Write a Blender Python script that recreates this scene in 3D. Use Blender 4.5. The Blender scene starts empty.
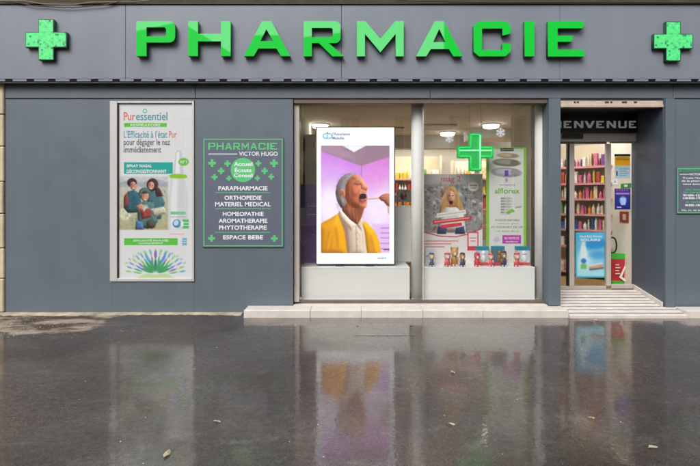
import bpy, bmesh, math, random
import numpy as np
from mathutils import Vector, Matrix

random.seed(7)
rng = np.random.default_rng(11)
R = math.radians
SC = bpy.context.scene
COL = SC.collection

# ------------------------------------------------------------------ camera, sky, sun, exposure
F, DIST, HOR, CAMZ = 480.0, 6.0, 200.0, 1.4125
cam_d = bpy.data.cameras.new('camera')
cam = bpy.data.objects.new('camera', cam_d); COL.objects.link(cam)
cam.location = (0, -DIST, CAMZ); cam.rotation_euler = (R(90), 0, 0)
cam_d.sensor_width = 36.0; cam_d.lens = 36.0 * F / 700.0
cam_d.shift_y = -(233.0 - HOR) / 700.0
cam_d.clip_start = 0.05; cam_d.clip_end = 500
SC.camera = cam

SUN_EL, SUN_AZ = 46.0, -26.0     # azimuth measured from straight behind the camera, negative to the left
w = bpy.data.worlds.new('World'); SC.world = w; w.use_nodes = True
wn = w.node_tree.nodes; wl = w.node_tree.links
bg = wn['Background']
sky = wn.new('ShaderNodeTexSky'); sky.sky_type = 'NISHITA'; sky.sun_disc = False
sky.sun_elevation = R(SUN_EL); sky.sun_rotation = R(180 - SUN_AZ)
sky.air_density = 1.0; sky.dust_density = 3.0; sky.ozone_density = 1.0
hs = wn.new('ShaderNodeHueSaturation'); hs.inputs['Saturation'].default_value = 0.28
wl.new(sky.outputs[0], hs.inputs['Color']); wl.new(hs.outputs[0], bg.inputs['Color'])
bg.inputs['Strength'].default_value = 0.15

sun_d = bpy.data.lights.new('sun', 'SUN'); sun_d.energy = 1.5; sun_d.angle = R(32); sun_d.color = (1, 0.965, 0.91)
sun = bpy.data.objects.new('sun', sun_d); COL.objects.link(sun)
sdir = Vector((math.sin(R(SUN_AZ)) * math.cos(R(SUN_EL)), -math.cos(R(SUN_AZ)) * math.cos(R(SUN_EL)), math.sin(R(SUN_EL))))
sun.rotation_euler = sdir.to_track_quat('Z', 'Y').to_euler(); sun.location = (-6, -10, 14)

SC.view_settings.view_transform = 'Standard'; SC.view_settings.look = 'None'
SC.view_settings.exposure = 0.55; SC.view_settings.gamma = 1.0; SC.view_settings.use_curve_mapping = False
SC.render.engine = 'CYCLES'
SC.cycles.use_denoising = True
SC.cycles.max_bounces = 7; SC.cycles.transparent_max_bounces = 14
SC.cycles.use_adaptive_sampling = True; SC.cycles.adaptive_threshold = 0.02
SC.cycles.sample_clamp_indirect = 6.0
SC.cycles.caustics_reflective = False; SC.cycles.caustics_refractive = False

# ------------------------------------------------------------------ helpers
def lin(c):
    return tuple(((v / 12.92) if v <= 0.04045 else ((v + 0.055) / 1.055) ** 2.4) for v in c)
def s8(r, g, b):
    return lin((r / 255, g / 255, b / 255))
def at(px, py, y):
    """point of the place that the photograph shows at pixel (px, py), y metres behind the shop front"""
    k = (DIST + y) / F
    return Vector(((px - 350) * k, y, CAMZ - (py - HOR) * k))
def PX(px, y=0.0): return (px - 350) * (DIST + y) / F
def PZ(py, y=0.0): return CAMZ - (py - HOR) * (DIST + y) / F

WL = {}
def link(o, parent=None, loc=None):
    COL.objects.link(o)
    if parent is not None: o.parent = parent
    return o
def thing(name, loc=(0, 0, 0), label=None, cat=None, group=None, kind=None):
    o = bpy.data.objects.new(name, None); link(o); o.location = loc; o.empty_display_size = .1
    WL[o.name] = Vector(loc); tag(o, label, cat, group, kind); return o
def tag(o, label=None, cat=None, group=None, kind=None):
    if label: o['label'] = label
    if cat: o['category'] = cat
    if group: o['group'] = group
    if kind: o['kind'] = kind
    return o
def obj(name, me, m, parent=None, base=True):
    """one mesh object; the mesh is given in world coordinates, the origin goes to the thing's base"""
    if isinstance(me, bmesh.types.BMesh):
        b = me; me = bpy.data.meshes.new(name); b.to_mesh(me); b.free()
    me.name = name
    if parent is not None: off = WL[parent.name]
    elif base and len(me.vertices):
        a = np.empty(len(me.vertices) * 3); me.vertices.foreach_get('co', a); a = a.reshape(-1, 3)
        mn, mx = a.min(0), a.max(0); off = Vector(((mn[0] + mx[0]) / 2, (mn[1] + mx[1]) / 2, mn[2]))
    else: off = Vector((0, 0, 0))
    me.transform(Matrix.Translation(-off))
    if m is not None:
        me.materials.clear(); me.materials.append(m)
    o = bpy.data.objects.new(name, me); link(o, parent)
    if parent is None: o.location = off
    WL[o.name] = Vector(off)
    return o
def copy_tree(o, parent=None):
    c = o.copy(); COL.objects.link(c); c.parent = parent
    for ch in list(o.children): copy_tree(ch, c)
    return c

def bx(x0, x1, y0, y1, z0, z1, bev=0.0, bm=None, seg=1):
    own = bm is None
    b = bmesh.new()
    v = [b.verts.new((x, y, z)) for z in (z0, z1) for y in (y0, y1) for x in (x0, x1)]
    for f in ((0, 2, 3, 1), (4, 5, 7, 6), (0, 1, 5, 4), (2, 6, 7, 3), (0, 4, 6, 2), (1, 3, 7, 5)):
        b.faces.new([v[i] for i in f])
    if bev > 0:
        bmesh.ops.bevel(b, geom=list(b.edges), offset=bev, segments=seg, profile=.6, affect='EDGES')
    if own: return b
    me = bpy.data.meshes.new('t'); b.to_mesh(me); b.free(); bm.from_mesh(me); bpy.data.meshes.remove(me)
    return bm
def pbox(px0, px1, py0, py1, y, d, bev=0.0, bm=None):
    """box whose front face shows at this pixel rectangle, front y metres behind the shop front, d deep"""
    return bx(PX(px0, y), PX(px1, y), y, y + d, PZ(py1, y), PZ(py0, y), bev, bm)
def prism(pts, y0, y1, bm=None):
    """(x, z) outline pushed from y0 to y1"""
    b = bm or bmesh.new()
    a = [b.verts.new((x, y0, z)) for x, z in pts]; c = [b.verts.new((x, y1, z)) for x, z in pts]
    fs = [b.faces.new(a), b.faces.new(c[::-1])]
    n = len(pts)
    for i in range(n): fs.append(b.faces.new((a[i], c[i], c[(i + 1) % n], a[(i + 1) % n])))
    bmesh.ops.recalc_face_normals(b, faces=fs)
    return b
def lathe(prof, cx, cy, cz, n=16, bm=None):
    b = bm or bmesh.new(); rings = []
    for r, z in prof:
        rings.append([b.verts.new((cx + r * math.cos(2 * math.pi * i / n), cy + r * math.sin(2 * math.pi * i / n), cz + z)) for i in range(n)])
    for a, c in zip(rings[:-1], rings[1:]):
        for i in range(n):
            f = b.faces.new((a[i], a[(i + 1) % n], c[(i + 1) % n], c[i])); f.smooth = True
    b.faces.new(rings[0][::-1]); b.faces.new(rings[-1])
    return b
def tube(pts, r, n=8, bm=None, closed=False):
    b = bm or bmesh.new(); rings = []; P = [Vector(p) for p in pts]; m = len(P)
    for i, p in enumerate(P):
        if closed: t = (P[(i + 1) % m] - P[i - 1])
        else: t = (P[min(i + 1, m - 1)] - P[max(i - 1, 0)])
        t.normalize(); up = Vector((0, 0, 1)) if abs(t.z) < .9 else Vector((0, 1, 0))
        u = t.cross(up).normalized(); v = t.cross(u)
        rings.append([b.verts.new(p + r * (math.cos(2 * math.pi * k / n) * u + math.sin(2 * math.pi * k / n) * v)) for k in range(n)])
    for i in range(m if closed else m - 1):
        a, c = rings[i], rings[(i + 1) % m]
        for k in range(n):
            f = b.faces.new((a[k], a[(k + 1) % n], c[(k + 1) % n], c[k])); f.smooth = True
    if not closed: b.faces.new(rings[0][::-1]); b.faces.new(rings[-1])
    return b
def blob(cx, cy, cz, rx, ry, rz, bm=None, u=12, v=8):
    b = bm or bmesh.new()
    r = bmesh.ops.create_uvsphere(b, u_segments=u, v_segments=v, radius=1)
    for vv in r['verts']: vv.co = Vector((cx + vv.co.x * rx, cy + vv.co.y * ry, cz + vv.co.z * rz))
    for f in b.faces: f.smooth = True
    return b
def curve_mesh(loops, depth, bev=0.0):
    """filled outline with holes, (x, z) loops -> solid of that depth, centred on y = 0"""
    cu = bpy.data.curves.new('c', 'CURVE'); cu.dimensions = '2D'; cu.fill_mode = 'BOTH'
    cu.extrude = depth / 2; cu.bevel_depth = bev; cu.bevel_resolution = 0
    if bev: cu.offset = -bev
    for lp in loops:
        s = cu.splines.new('POLY'); s.points.add(len(lp) - 1); s.use_cyclic_u = True
        for p, (x, z) in zip(s.points, lp): p.co = (x, z, 0, 1)
    return curve_to_mesh(cu)
def curve_to_mesh(cu):
    o = bpy.data.objects.new('c', cu); COL.objects.link(o)
    dg = bpy.context.evaluated_depsgraph_get(); dg.update()
    me = bpy.data.meshes.new_from_object(o.evaluated_get(dg))
    bpy.data.objects.remove(o); bpy.data.curves.remove(cu)
    me.transform(Matrix.Rotation(R(90), 4, 'X'))
    return me
def text_mesh(s, px0, px1, py0, py1, y, bold=0.0, thick=0.0):
    """writing fitted to a pixel rectangle, standing y metres behind the shop front"""
    cu = bpy.data.curves.new('t', 'FONT'); cu.body = s; cu.size = 1; cu.offset = bold; cu.resolution_u = 3
    cu.extrude = 0.0
    me = curve_to_mesh(cu)
    a = np.empty(len(me.vertices) * 3); me.vertices.foreach_get('co', a); a = a.reshape(-1, 3)
    mn, mx = a.min(0), a.max(0)
    x0, x1, z0, z1 = PX(px0, y), PX(px1, y), PZ(py1, y), PZ(py0, y)
    a[:, 0] = x0 + (a[:, 0] - mn[0]) / (mx[0] - mn[0]) * (x1 - x0)
    a[:, 2] = z0 + (a[:, 2] - mn[2]) / (mx[2] - mn[2]) * (z1 - z0)
    a[:, 1] = y
    me.vertices.foreach_set('co', a.ravel()); me.update()
    return me

# ------------------------------------------------------------------ materials
MATS = {}
def mat(name, col=(.5, .5, .5), rough=.5, metal=0.0, emit=None, es=0.0, spec=.5, noise=0.0, nscale=6.0, bump=0.0, bscale=60.0, rvar=0.0, streak=0.0, coat=0.0):
    if name in MATS: return MATS[name]
    m = bpy.data.materials.new(name); m.use_nodes = True; nt = m.node_tree; N = nt.nodes; L = nt.links
    p = N['Principled BSDF']
    p.inputs['Base Color'].default_value = (*col, 1); p.inputs['Roughness'].default_value = rough
    p.inputs['Metallic'].default_value = metal; p.inputs['Specular IOR Level'].default_value = spec
    p.inputs['Coat Weight'].default_value = coat
    if emit: p.inputs['Emission Color'].default_value = (*emit, 1); p.inputs['Emission Strength'].default_value = es
    if noise or bump or rvar or streak:
        g = N.new('ShaderNodeNewGeometry')
    if noise:
        n = N.new('ShaderNodeTexNoise'); n.inputs['Scale'].default_value = nscale; n.inputs['Detail'].default_value = 6; n.inputs['Roughness'].default_value = .65
        L.new(g.outputs['Position'], n.inputs['Vector'])
        mr = N.new('ShaderNodeMapRange'); mr.inputs['From Min'].default_value = .3; mr.inputs['From Max'].default_value = .7
        mr.inputs['To Min'].default_value = 1 - noise; mr.inputs['To Max'].default_value = 1 + noise
        L.new(n.outputs['Fac'], mr.inputs['Value']); last = mr.outputs['Result']
        if streak:
            mp = N.new('ShaderNodeMapping'); mp.inputs['Scale'].default_value = (3, 3, .35); L.new(g.outputs['Position'], mp.inputs['Vector'])
            n2 = N.new('ShaderNodeTexNoise'); n2.inputs['Scale'].default_value = 2.0; n2.inputs['Detail'].default_value = 7; L.new(mp.outputs[0], n2.inputs['Vector'])
            m2 = N.new('ShaderNodeMapRange'); m2.inputs['From Min'].default_value = .35; m2.inputs['From Max'].default_value = .7
            m2.inputs['To Min'].default_value = 1 + streak * .5; m2.inputs['To Max'].default_value = 1 - streak
            L.new(n2.outputs['Fac'], m2.inputs['Value'])
            mm = N.new('ShaderNodeMath'); mm.operation = 'MULTIPLY'; L.new(last, mm.inputs[0]); L.new(m2.outputs[0], mm.inputs[1]); last = mm.outputs[0]
        mx = N.new('ShaderNodeMix'); mx.data_type = 'RGBA'; mx.blend_type = 'MULTIPLY'; mx.inputs[0].default_value = 1
        mx.inputs[6].default_value = (*col, 1); L.new(last, mx.inputs[7]); L.new(mx.outputs[2], p.inputs['Base Color'])
    if rvar:
        n = N.new('ShaderNodeTexNoise'); n.inputs['Scale'].default_value = 3; n.inputs['Detail'].default_value = 5; L.new(g.outputs['Position'], n.inputs['Vector'])
        mr = N.new('ShaderNodeMapRange'); mr.inputs['From Min'].default_value = .3; mr.inputs['From Max'].default_value = .7
        mr.inputs['To Min'].default_value = rough - rvar; mr.inputs['To Max'].default_value = rough + rvar
        L.new(n.outputs['Fac'], mr.inputs['Value']); L.new(mr.outputs[0], p.inputs['Roughness'])
    if bump:
        n = N.new('ShaderNodeTexNoise'); n.inputs['Scale'].default_value = bscale; n.inputs['Detail'].default_value = 4; L.new(g.outputs['Position'], n.inputs['Vector'])
        bp = N.new('ShaderNodeBump'); bp.inputs['Strength'].default_value = bump; bp.inputs['Distance'].default_value = .01
        L.new(n.outputs['Fac'], bp.inputs['Height']); L.new(bp.outputs[0], p.inputs['Normal'])
    MATS[name] = m; return m
def glass(name='glass', tint=(.99, .995, .99), ior=1.5, rough=0.0):
    m = bpy.data.materials.new(name); m.use_nodes = True; nt = m.node_tree; N = nt.nodes; L = nt.links
    N.remove(N['Principled BSDF']); out = N['Material Output']
    tr = N.new('ShaderNodeBsdfTransparent'); tr.inputs[0].default_value = (*tint, 1)
    gl = N.new('ShaderNodeBsdfGlossy'); gl.inputs['Roughness'].default_value = rough
    lw = N.new('ShaderNodeLayerWeight'); pw = N.new('ShaderNodeMath'); pw.operation = 'POWER'; pw.inputs[1].default_value = 5; L.new(lw.outputs['Facing'], pw.inputs[0])
    f0 = ((ior - 1) / (ior + 1)) ** 2
    fr = N.new('ShaderNodeMapRange'); fr.inputs[3].default_value = f0; fr.inputs[4].default_value = 1; L.new(pw.outputs[0], fr.inputs[0])     # same from both sides of the pane
    mx = N.new('ShaderNodeMixShader'); L.new(fr.outputs[0], mx.inputs[0]); L.new(tr.outputs[0], mx.inputs[1]); L.new(gl.outputs[0], mx.inputs[2])
    L.new(mx.outputs[0], out.inputs['Surface']); return m
def print_mat(name, emit=0.0, rough=.35):
    """flat print or screen: colours come from the mesh's own colour attribute"""
    m = bpy.data.materials.new(name); m.use_nodes = True; nt = m.node_tree; N = nt.nodes; L = nt.links
    p = N['Principled BSDF']; a = N.new('ShaderNodeAttribute'); a.attribute_name = 'print'
    p.inputs['Roughness'].default_value = rough
    if emit:
        p.inputs['Base Color'].default_value = (.01, .01, .01, 1); p.inputs['Specular IOR Level'].default_value = .3
        L.new(a.outputs['Color'], p.inputs['Emission Color']); p.inputs['Emission Strength'].default_value = emit
    else: L.new(a.outputs['Color'], p.inputs['Base Color'])
    return m

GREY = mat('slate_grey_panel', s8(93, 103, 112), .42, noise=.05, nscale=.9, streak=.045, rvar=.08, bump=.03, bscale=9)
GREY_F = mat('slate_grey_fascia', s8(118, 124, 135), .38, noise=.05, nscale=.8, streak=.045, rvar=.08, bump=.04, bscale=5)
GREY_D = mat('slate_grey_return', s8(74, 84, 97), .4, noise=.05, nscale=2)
DARK = mat('black_gap', (.012, .012, .013), .7)
BLACK = mat('black_panel', (.012, .013, .014), .3)
WHITE = mat('white_laminate', (.9, .905, .89), .4, noise=.02, nscale=2)
WHITE_P = mat('white_paint', (.88, .88, .86), .5, noise=.03, nscale=4, streak=.03)
ALU = mat('pale_aluminium', s8(186, 178, 170), .42, .15, noise=.04, nscale=5)
BRONZE = mat('brown_frame', s8(112, 98, 88), .4, .3, noise=.06, nscale=6)
BEIGE = mat('beige_shutter', s8(188, 172, 155), .5, noise=.08, nscale=9, streak=.08)
STONE = mat('cream_limestone', s8(196, 182, 154), .85, noise=.16, nscale=5, bump=.35, bscale=45, streak=.12)
STEP = mat('step_stone', s8(206, 199, 192), .5, noise=.10, nscale=7, bump=.12, bscale=70, streak=.06)
STRIP_D = mat('grey_ramp_groove', s8(112, 104, 102), .6, noise=.15, nscale=14, bump=.2, bscale=90)
GREEN = mat('sign_green', s8(96, 190, 120), .5)
GLASS = glass('window_glass', ior=1.92)     # double glazed: reflects more than one sheet
GLASS_D = glass('door_glass', (.98, .985, .98), 1.45)
PRINT = print_mat('paper_print', 0, .3)
SCREEN = print_mat('screen_picture', .88, .25)

# ------------------------------------------------------------------ the print painter
def gauss(o, sg):
    r = max(1, int(3 * sg)); k = np.exp(-.5 * (np.arange(-r, r + 1) / sg) ** 2); k /= k.sum()
    for ax in (0, 1):
        pad = [(0, 0)] * o.ndim; pad[ax] = (r, r); q = np.pad(o, pad, mode='edge'); n_ = o.shape[ax]
        o = sum(k[i] * np.take(q, np.arange(i, i + n_), axis=ax) for i in range(2 * r + 1))
    return o
def epts(cx, cy, rx, ry, ang=0, n=18):
    t = R(ang); return [(cx + rx * math.cos(q) * math.cos(t) - ry * math.sin(q) * math.sin(t), cy + rx * math.cos(q) * math.sin(t) + ry * math.sin(q) * math.cos(t)) for q in np.linspace(0, 2 * math.pi, n, endpoint=False)]
class Print:
    def __init__(s, px0, px1, py0, py1, y, res=2.2, bgc=(255, 255, 255)):
        s.b = (px0, px1, py0, py1); s.y = y
        s.nx = max(4, int((px1 - px0) * res)); s.ny = max(4, int((py1 - py0) * res))
        s.X, s.Y = np.meshgrid(np.linspace(px0, px1, s.nx), np.linspace(py0, py1, s.ny))
        s.c = np.empty((s.ny, s.nx, 3)); s.c[:] = np.array(bgc) / 255
    def put(s, m, col):
        col = np.asarray(col, float) / 255
        s.c = s.c * (1 - m[..., None]) + col * m[..., None]
    def rect(s, x0, x1, y0, y1, col, soft=.35, a=1.0):
        d = np.minimum(np.minimum(s.X - x0, x1 - s.X), np.minimum(s.Y - y0, y1 - s.Y))
        s.put(np.clip(d / soft + .5, 0, 1) * a, col)
    def grad(s, x0, x1, y0, y1, c0, c1, soft=.35, horiz=False):
        d = np.minimum(np.minimum(s.X - x0, x1 - s.X), np.minimum(s.Y - y0, y1 - s.Y))
        t = np.clip(((s.X - x0) / (x1 - x0)) if horiz else ((s.Y - y0) / (y1 - y0)), 0, 1)[..., None]
        col = (np.array(c0) * (1 - t) + np.array(c1) * t) / 255
        m = np.clip(d / soft + .5, 0, 1)[..., None]; s.c = s.c * (1 - m) + col * m
    def ell(s, cx, cy, rx, ry, col, ang=0, soft=.5, a=1.0):
        t = R(ang); dx, dy = s.X - cx, s.Y - cy
        u = dx * math.cos(t) + dy * math.sin(t); v = -dx * math.sin(t) + dy * math.cos(t)
        r = np.sqrt((u / rx) ** 2 + (v / ry) ** 2)
        s.put(np.clip((1 - r) * min(rx, ry) / soft + .5, 0, 1) * a, col)
    def poly(s, pts, col, soft=.5, a=1.0):
        ins = np.zeros(s.X.shape, bool); dm = np.full(s.X.shape, 1e9); n = len(pts)
        for i in range(n):
            (x0, y0), (x1, y1) = pts[i], pts[(i + 1) % n]
            ex, ey = x1 - x0, y1 - y0; L2 = ex * ex + ey * ey + 1e-9
            t = np.clip(((s.X - x0) * ex + (s.Y - y0) * ey) / L2, 0, 1)
            dm = np.minimum(dm, np.hypot(s.X - x0 - t * ex, s.Y - y0 - t * ey))
            if y0 != y1:
                cr = ((y0 > s.Y) != (y1 > s.Y)) & (s.X < ex * (s.Y - y0) / (y1 - y0) + x0); ins ^= cr
        s.put(np.clip(np.where(ins, dm, -dm) / soft + .5, 0, 1) * a, col)
    def inflate(s, pts, col, Rr=5.0, light=(.45, -.55, .70), amb=.45, dif=.68, soft=.5, a=1.0, sm=1.0, spec=0.0):
        """rounded form inside an outline, shaded as the camera that took the printed picture saw it"""
        ins = np.zeros(s.X.shape, bool); dm = np.full(s.X.shape, 1e9); n = len(pts)
        for i in range(n):
            (x0, y0), (x1, y1) = pts[i], pts[(i + 1) % n]
            ex, ey = x1 - x0, y1 - y0; L2 = ex * ex + ey * ey + 1e-9
            t = np.clip(((s.X - x0) * ex + (s.Y - y0) * ey) / L2, 0, 1)
            dm = np.minimum(dm, np.hypot(s.X - x0 - t * ex, s.Y - y0 - t * ey))
            if y0 != y1:
                cr = ((y0 > s.Y) != (y1 > s.Y)) & (s.X < ex * (s.Y - y0) / (y1 - y0) + x0); ins ^= cr
        d = np.where(ins, dm, 0); h = np.sqrt(np.maximum(Rr ** 2 - (Rr - np.minimum(d, Rr)) ** 2, 0))
        step = (s.b[1] - s.b[0]) / (s.nx - 1); h = gauss(h, sm / step)
        gy, gx = np.gradient(h, step); nz = 1 / np.sqrt(gx * gx + gy * gy + 1); lx, ly, lz = light; ln = math.sqrt(lx * lx + ly * ly + lz * lz)
        lam = np.clip((-gx * lx - gy * ly + lz) * nz / ln, 0, 1)
        m = np.clip(np.where(ins, dm, -dm) / soft + .5, 0, 1)[..., None] * a
        c = np.clip(np.asarray(col, float) / 255 * (np.clip(amb + dif * lam, .02, None)[..., None] ** np.array([.72, .92, 1.0])) + spec * (lam ** 12)[..., None], 0, 1)
        s.c = s.c * (1 - m) + c * m
    def line(s, pts, wd, col, soft=.4, a=1.0):
        dm = np.full(s.X.shape, 1e9)
        for (x0, y0), (x1, y1) in zip(pts[:-1], pts[1:]):
            ex, ey = x1 - x0, y1 - y0; L2 = ex * ex + ey * ey + 1e-9
            t = np.clip(((s.X - x0) * ex + (s.Y - y0) * ey) / L2, 0, 1)
            dm = np.minimum(dm, np.hypot(s.X - x0 - t * ex, s.Y - y0 - t * ey))
        s.put(np.clip((wd / 2 - dm) / soft + .5, 0, 1) * a, col)
    def clutter(s, x0, x1, y0, y1, n, r0, r1, cols, a=.8, soft=.6):
        for _ in range(n):
            s.ell(rng.uniform(x0, x1), rng.uniform(y0, y1), rng.uniform(r0, r1), rng.uniform(r0, r1) * .6, cols[rng.integers(len(cols))], rng.uniform(0, 180), soft, a)
    def blur(s, px=.5, x0=None, x1=None, y0=None, y1=None):
        step = (s.b[1] - s.b[0]) / (s.nx - 1); sg = px / step; r = max(1, int(3 * sg)); k = np.exp(-.5 * (np.arange(-r, r + 1) / sg) ** 2); k /= k.sum()
        o = s.c.copy()
        for ax in (0, 1):
            pad = [(0, 0)] * 3; pad[ax] = (r, r); q = np.pad(o, pad, mode='edge'); n_ = o.shape[ax]
            o = sum(k[i] * np.take(q, np.arange(i, i + n_), axis=ax) for i in range(2 * r + 1))
        if x0 is None: s.c = o; return
        m = ((s.X > x0) & (s.X < x1) & (s.Y > y0) & (s.Y < y1))[..., None]; s.c = np.where(m, o, s.c)
    def grain(s, amp, size, x0, x1, y0, y1):
        """photographic mottling: smooth value noise over part of the print"""
        tot = 0
        for oc in range(3):
            sz = size / 2 ** oc; gx = int((s.b[1] - s.b[0]) / sz) + 3; gy = int((s.b[3] - s.b[2]) / sz) + 3
            g = rng.normal(0, 1, (gy, gx)); u = (s.X - s.b[0]) / sz; v = (s.Y - s.b[2]) / sz; i = u.astype(int); j = v.astype(int); fu = u - i; fv = v - j
            fu = fu * fu * (3 - 2 * fu); fv = fv * fv * (3 - 2 * fv)
            tot = tot + (g[j, i] * (1 - fu) * (1 - fv) + g[j, i + 1] * fu * (1 - fv) + g[j + 1, i] * (1 - fu) * fv + g[j + 1, i + 1] * fu * fv) / 1.6 ** oc
        m = ((s.X > x0) & (s.X < x1) & (s.Y > y0) & (s.Y < y1))
        s.c = s.c * (1 + amp * np.clip(tot, -2, 2) * m)[..., None]
    def mesh(s, name='print'):
        k = (DIST + s.y) / F
        co = np.stack([(s.X - 350) * k, np.full(s.X.shape, s.y), CAMZ - (s.Y - HOR) * k], -1).reshape(-1, 3)
        i = np.arange(s.nx * s.ny).reshape(s.ny, s.nx)
        f = np.stack([i[:-1, :-1], i[1:, :-1], i[1:, 1:], i[:-1, 1:]], -1).reshape(-1, 4)
        me = bpy.data.meshes.new(name); me.from_pydata(co.tolist(), [], f.tolist())
        c = np.clip(s.c.reshape(-1, 3), 0, 1)
        c = np.where(c <= .04045, c / 12.92, ((c + .055) / 1.055) ** 2.4)
        at_ = me.color_attributes.new('print', 'FLOAT_COLOR', 'POINT')
        at_.data.foreach_set('color', np.concatenate([c, np.ones((len(c), 1))], 1).astype(np.float32).ravel())
        return me

def lettering(parent, items, y, m, name='lettering'):
    """items: (text, px0, px1, py0, py1, bold)"""
    for it in items:
        obj(name, text_mesh(*it[:5], y, it[5] if len(it) > 5 else 0.0), m, parent)

# ------------------------------------------------------------------ ground
def pavement_material():
    m = bpy.data.materials.new('wet_asphalt'); m.use_nodes = True; nt = m.node_tree; N = nt.nodes; L = nt.links
    p = N['Principled BSDF']; g = N.new('ShaderNodeNewGeometry'); sx = N.new('ShaderNodeSeparateXYZ'); L.new(g.outputs['Position'], sx.inputs[0])
    def noise(scale, detail=6, rough=.6, vec=None, sc=None):
        n = N.new('ShaderNodeTexNoise'); n.inputs['Scale'].default_value = scale; n.inputs['Detail'].default_value = detail; n.inputs['Roughness'].default_value = rough
        v = g.outputs['Position']
        if sc:
            mp = N.new('ShaderNodeMapping'); mp.inputs['Scale'].default_value = sc; mp.inputs['Rotation'].default_value = (0, 0, R(-32)); L.new(v, mp.inputs[0]); v = mp.outputs[0]
        L.new(v, n.inputs['Vector']); return n.outputs['Fac']
    def mrange(v, a, b, c, d, smooth=False):
        r = N.new('ShaderNodeMapRange'); r.inputs[1].default_value = a; r.inputs[2].default_value = b; r.inputs[3].default_value = c; r.inputs[4].default_value = d
        if smooth: r.interpolation_type = 'SMOOTHSTEP'
        L.new(v, r.inputs[0]); return r.outputs[0]
    def math_(op, a, b):
        n = N.new('ShaderNodeMath'); n.operation = op
        for i, v in enumerate((a, b)):
            if isinstance(v, (int, float)): n.inputs[i].default_value = v
            else: L.new(v, n.inputs[i])
        return n.outputs[0]
    def mix(f, a, b, mode='MIX'):
        n = N.new('ShaderNodeMix'); n.data_type = 'RGBA'; n.blend_type = mode
        if isinstance(f, (int, float)): n.inputs[0].default_value = f
        else: L.new(f, n.inputs[0])
        for i, v in ((6, a), (7, b)):
            if isinstance(v, tuple): n.inputs[i].default_value = (*v, 1)
            else: L.new(v, n.inputs[i])
        return n.outputs[2]
    base = mix(mrange(noise(1.1), .35, .7, 0, 1), (.034, .0262, .0222), (.060, .0455, .039))
    grit = math_('MULTIPLY', mrange(noise(85, 3, .75), .34, .68, .3, 2.2), mrange(noise(22, 4, .7), .35, .65, .65, 1.35))
    base = mix(1.0, base, grit, 'MULTIPLY')
    big = mrange(noise(.45, 3), .35, .65, .85, 1.15); base = mix(1.0, base, big, 'MULTIPLY')
    # pale mineral streaks and worn aggregate
    streak = math_('MULTIPLY', mrange(noise(2.2, 7, .75, sc=(1, 2.4, 1)), .55, .70, 0, .75), mrange(noise(40, 2), .4, .6, .2, 1))
    base = mix(streak, base, (.15, .14, .125))
    vc = N.new('ShaderNodeTexVoronoi'); vc.feature = 'DISTANCE_TO_EDGE'; vc.inputs['Scale'].default_value = .55
    wv = N.new('ShaderNodeVectorMath'); wv.operation = 'ADD'; nc_ = N.new('ShaderNodeTexNoise'); nc_.inputs['Scale'].default_value = 3; nc_.inputs['Detail'].default_value = 6
    L.new(g.outputs['Position'], nc_.inputs['Vector']); sc_ = N.new('ShaderNodeVectorMath'); sc_.operation = 'SCALE'; sc_.inputs['Scale'].default_value = .5; L.new(nc_.outputs['Color'], sc_.inputs[0])
    L.new(g.outputs['Position'], wv.inputs[0]); L.new(sc_.outputs[0], wv.inputs[1]); L.new(wv.outputs[0], vc.inputs['Vector'])
    crack = math_('MULTIPLY', mrange(vc.outputs['Distance'], .002, .007, 1, 0), mrange(noise(.7, 3), .5, .6, 0, .7))
    base = mix(crack, base, (.012, .011, .010))
    # worn bare patch at the foot of the wall
    px_ = math_('ADD', sx.outputs[0], math_('MULTIPLY', sx.outputs[1], 1.6))       # diagonal border
    wob = mrange(noise(2.2, 6, .7), 0, 1, -.45, .45)
    d1 = mrange(math_('ADD', math_('SUBTRACT', -2.75, sx.outputs[0]), wob), -.05, .12, 0, 1, True)
    d2 = mrange(math_('ADD', math_('ADD', sx.outputs[1], .95), math_('MULTIPLY', wob, .35)), -.03, .05, 0, 1, True)
    patch = math_('MULTIPLY', d1, d2)
    pale = mix(mrange(noise(1.6, 6, .65, sc=(1, 1.9, 1)), .45, .58, 0, 1), (.062, .042, .030), (.30, .255, .20))
    base = mix(patch, base, pale)
    # fine-grained lighter film toward the shop step
    L.new(base, p.inputs['Base Color'])
    wl_ = mrange(math_('ADD', sx.outputs[0], mrange(noise(.5, 3), 0, 1, -1.2, 1.2)), -2.2, -.6, -.10, .12, True)     # water stands deeper before the window
    wet = mrange(math_('ADD', wl_, noise(.9, 6, .68)), .36, .60, 0, 1, True)
    rough = mrange(wet, 0, 1, .42, .26)
    rough = math_('ADD', rough, mrange(noise(25, 4, .7), .4, .75, 0, .12))
    rough = math_('ADD', rough, math_('MULTIPLY', patch, .3))
    L.new(rough, p.inputs['Roughness'])
    p.inputs['IOR'].default_value = 1.4; p.inputs['Specular IOR Level'].default_value = .4
    L.new(math_('MULTIPLY', mrange(wet, 0, 1, .45, 1.0), mrange(patch, 0, 1, 1, .15)), p.inputs['Coat Weight']); p.inputs['Coat IOR'].default_value = 1.55
    L.new(math_('ADD', mrange(wet, 0, 1, .09, .025), mrange(noise(30, 4, .75), .45, .75, 0, .10)), p.inputs['Coat Roughness'])
    b1 = N.new('ShaderNodeBump'); b1.inputs['Strength'].default_value = .35; b1.inputs['Distance'].default_value = .004
    hgt = math_('ADD', noise(110, 3, .7), math_('MULTIPLY', noise(9, 4), 1.0)); L.new(hgt, b1.inputs['Height']); L.new(b1.outputs[0], p.inputs['Normal'])
    b2 = N.new('ShaderNodeBump'); b2.inputs['Strength'].default_value = .13; b2.inputs['Distance'].default_value = .01
    L.new(math_('ADD', noise(7, 3), math_('MULTIPLY', noise(38, 2), .35)), b2.inputs['Height']); L.new(b2.outputs[0], p.inputs['Coat Normal'])
    return m
ASPHALT = pavement_material()
b = bmesh.new()
bmesh.ops.create_grid(b, x_segments=8, y_segments=8, size=60)
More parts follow.
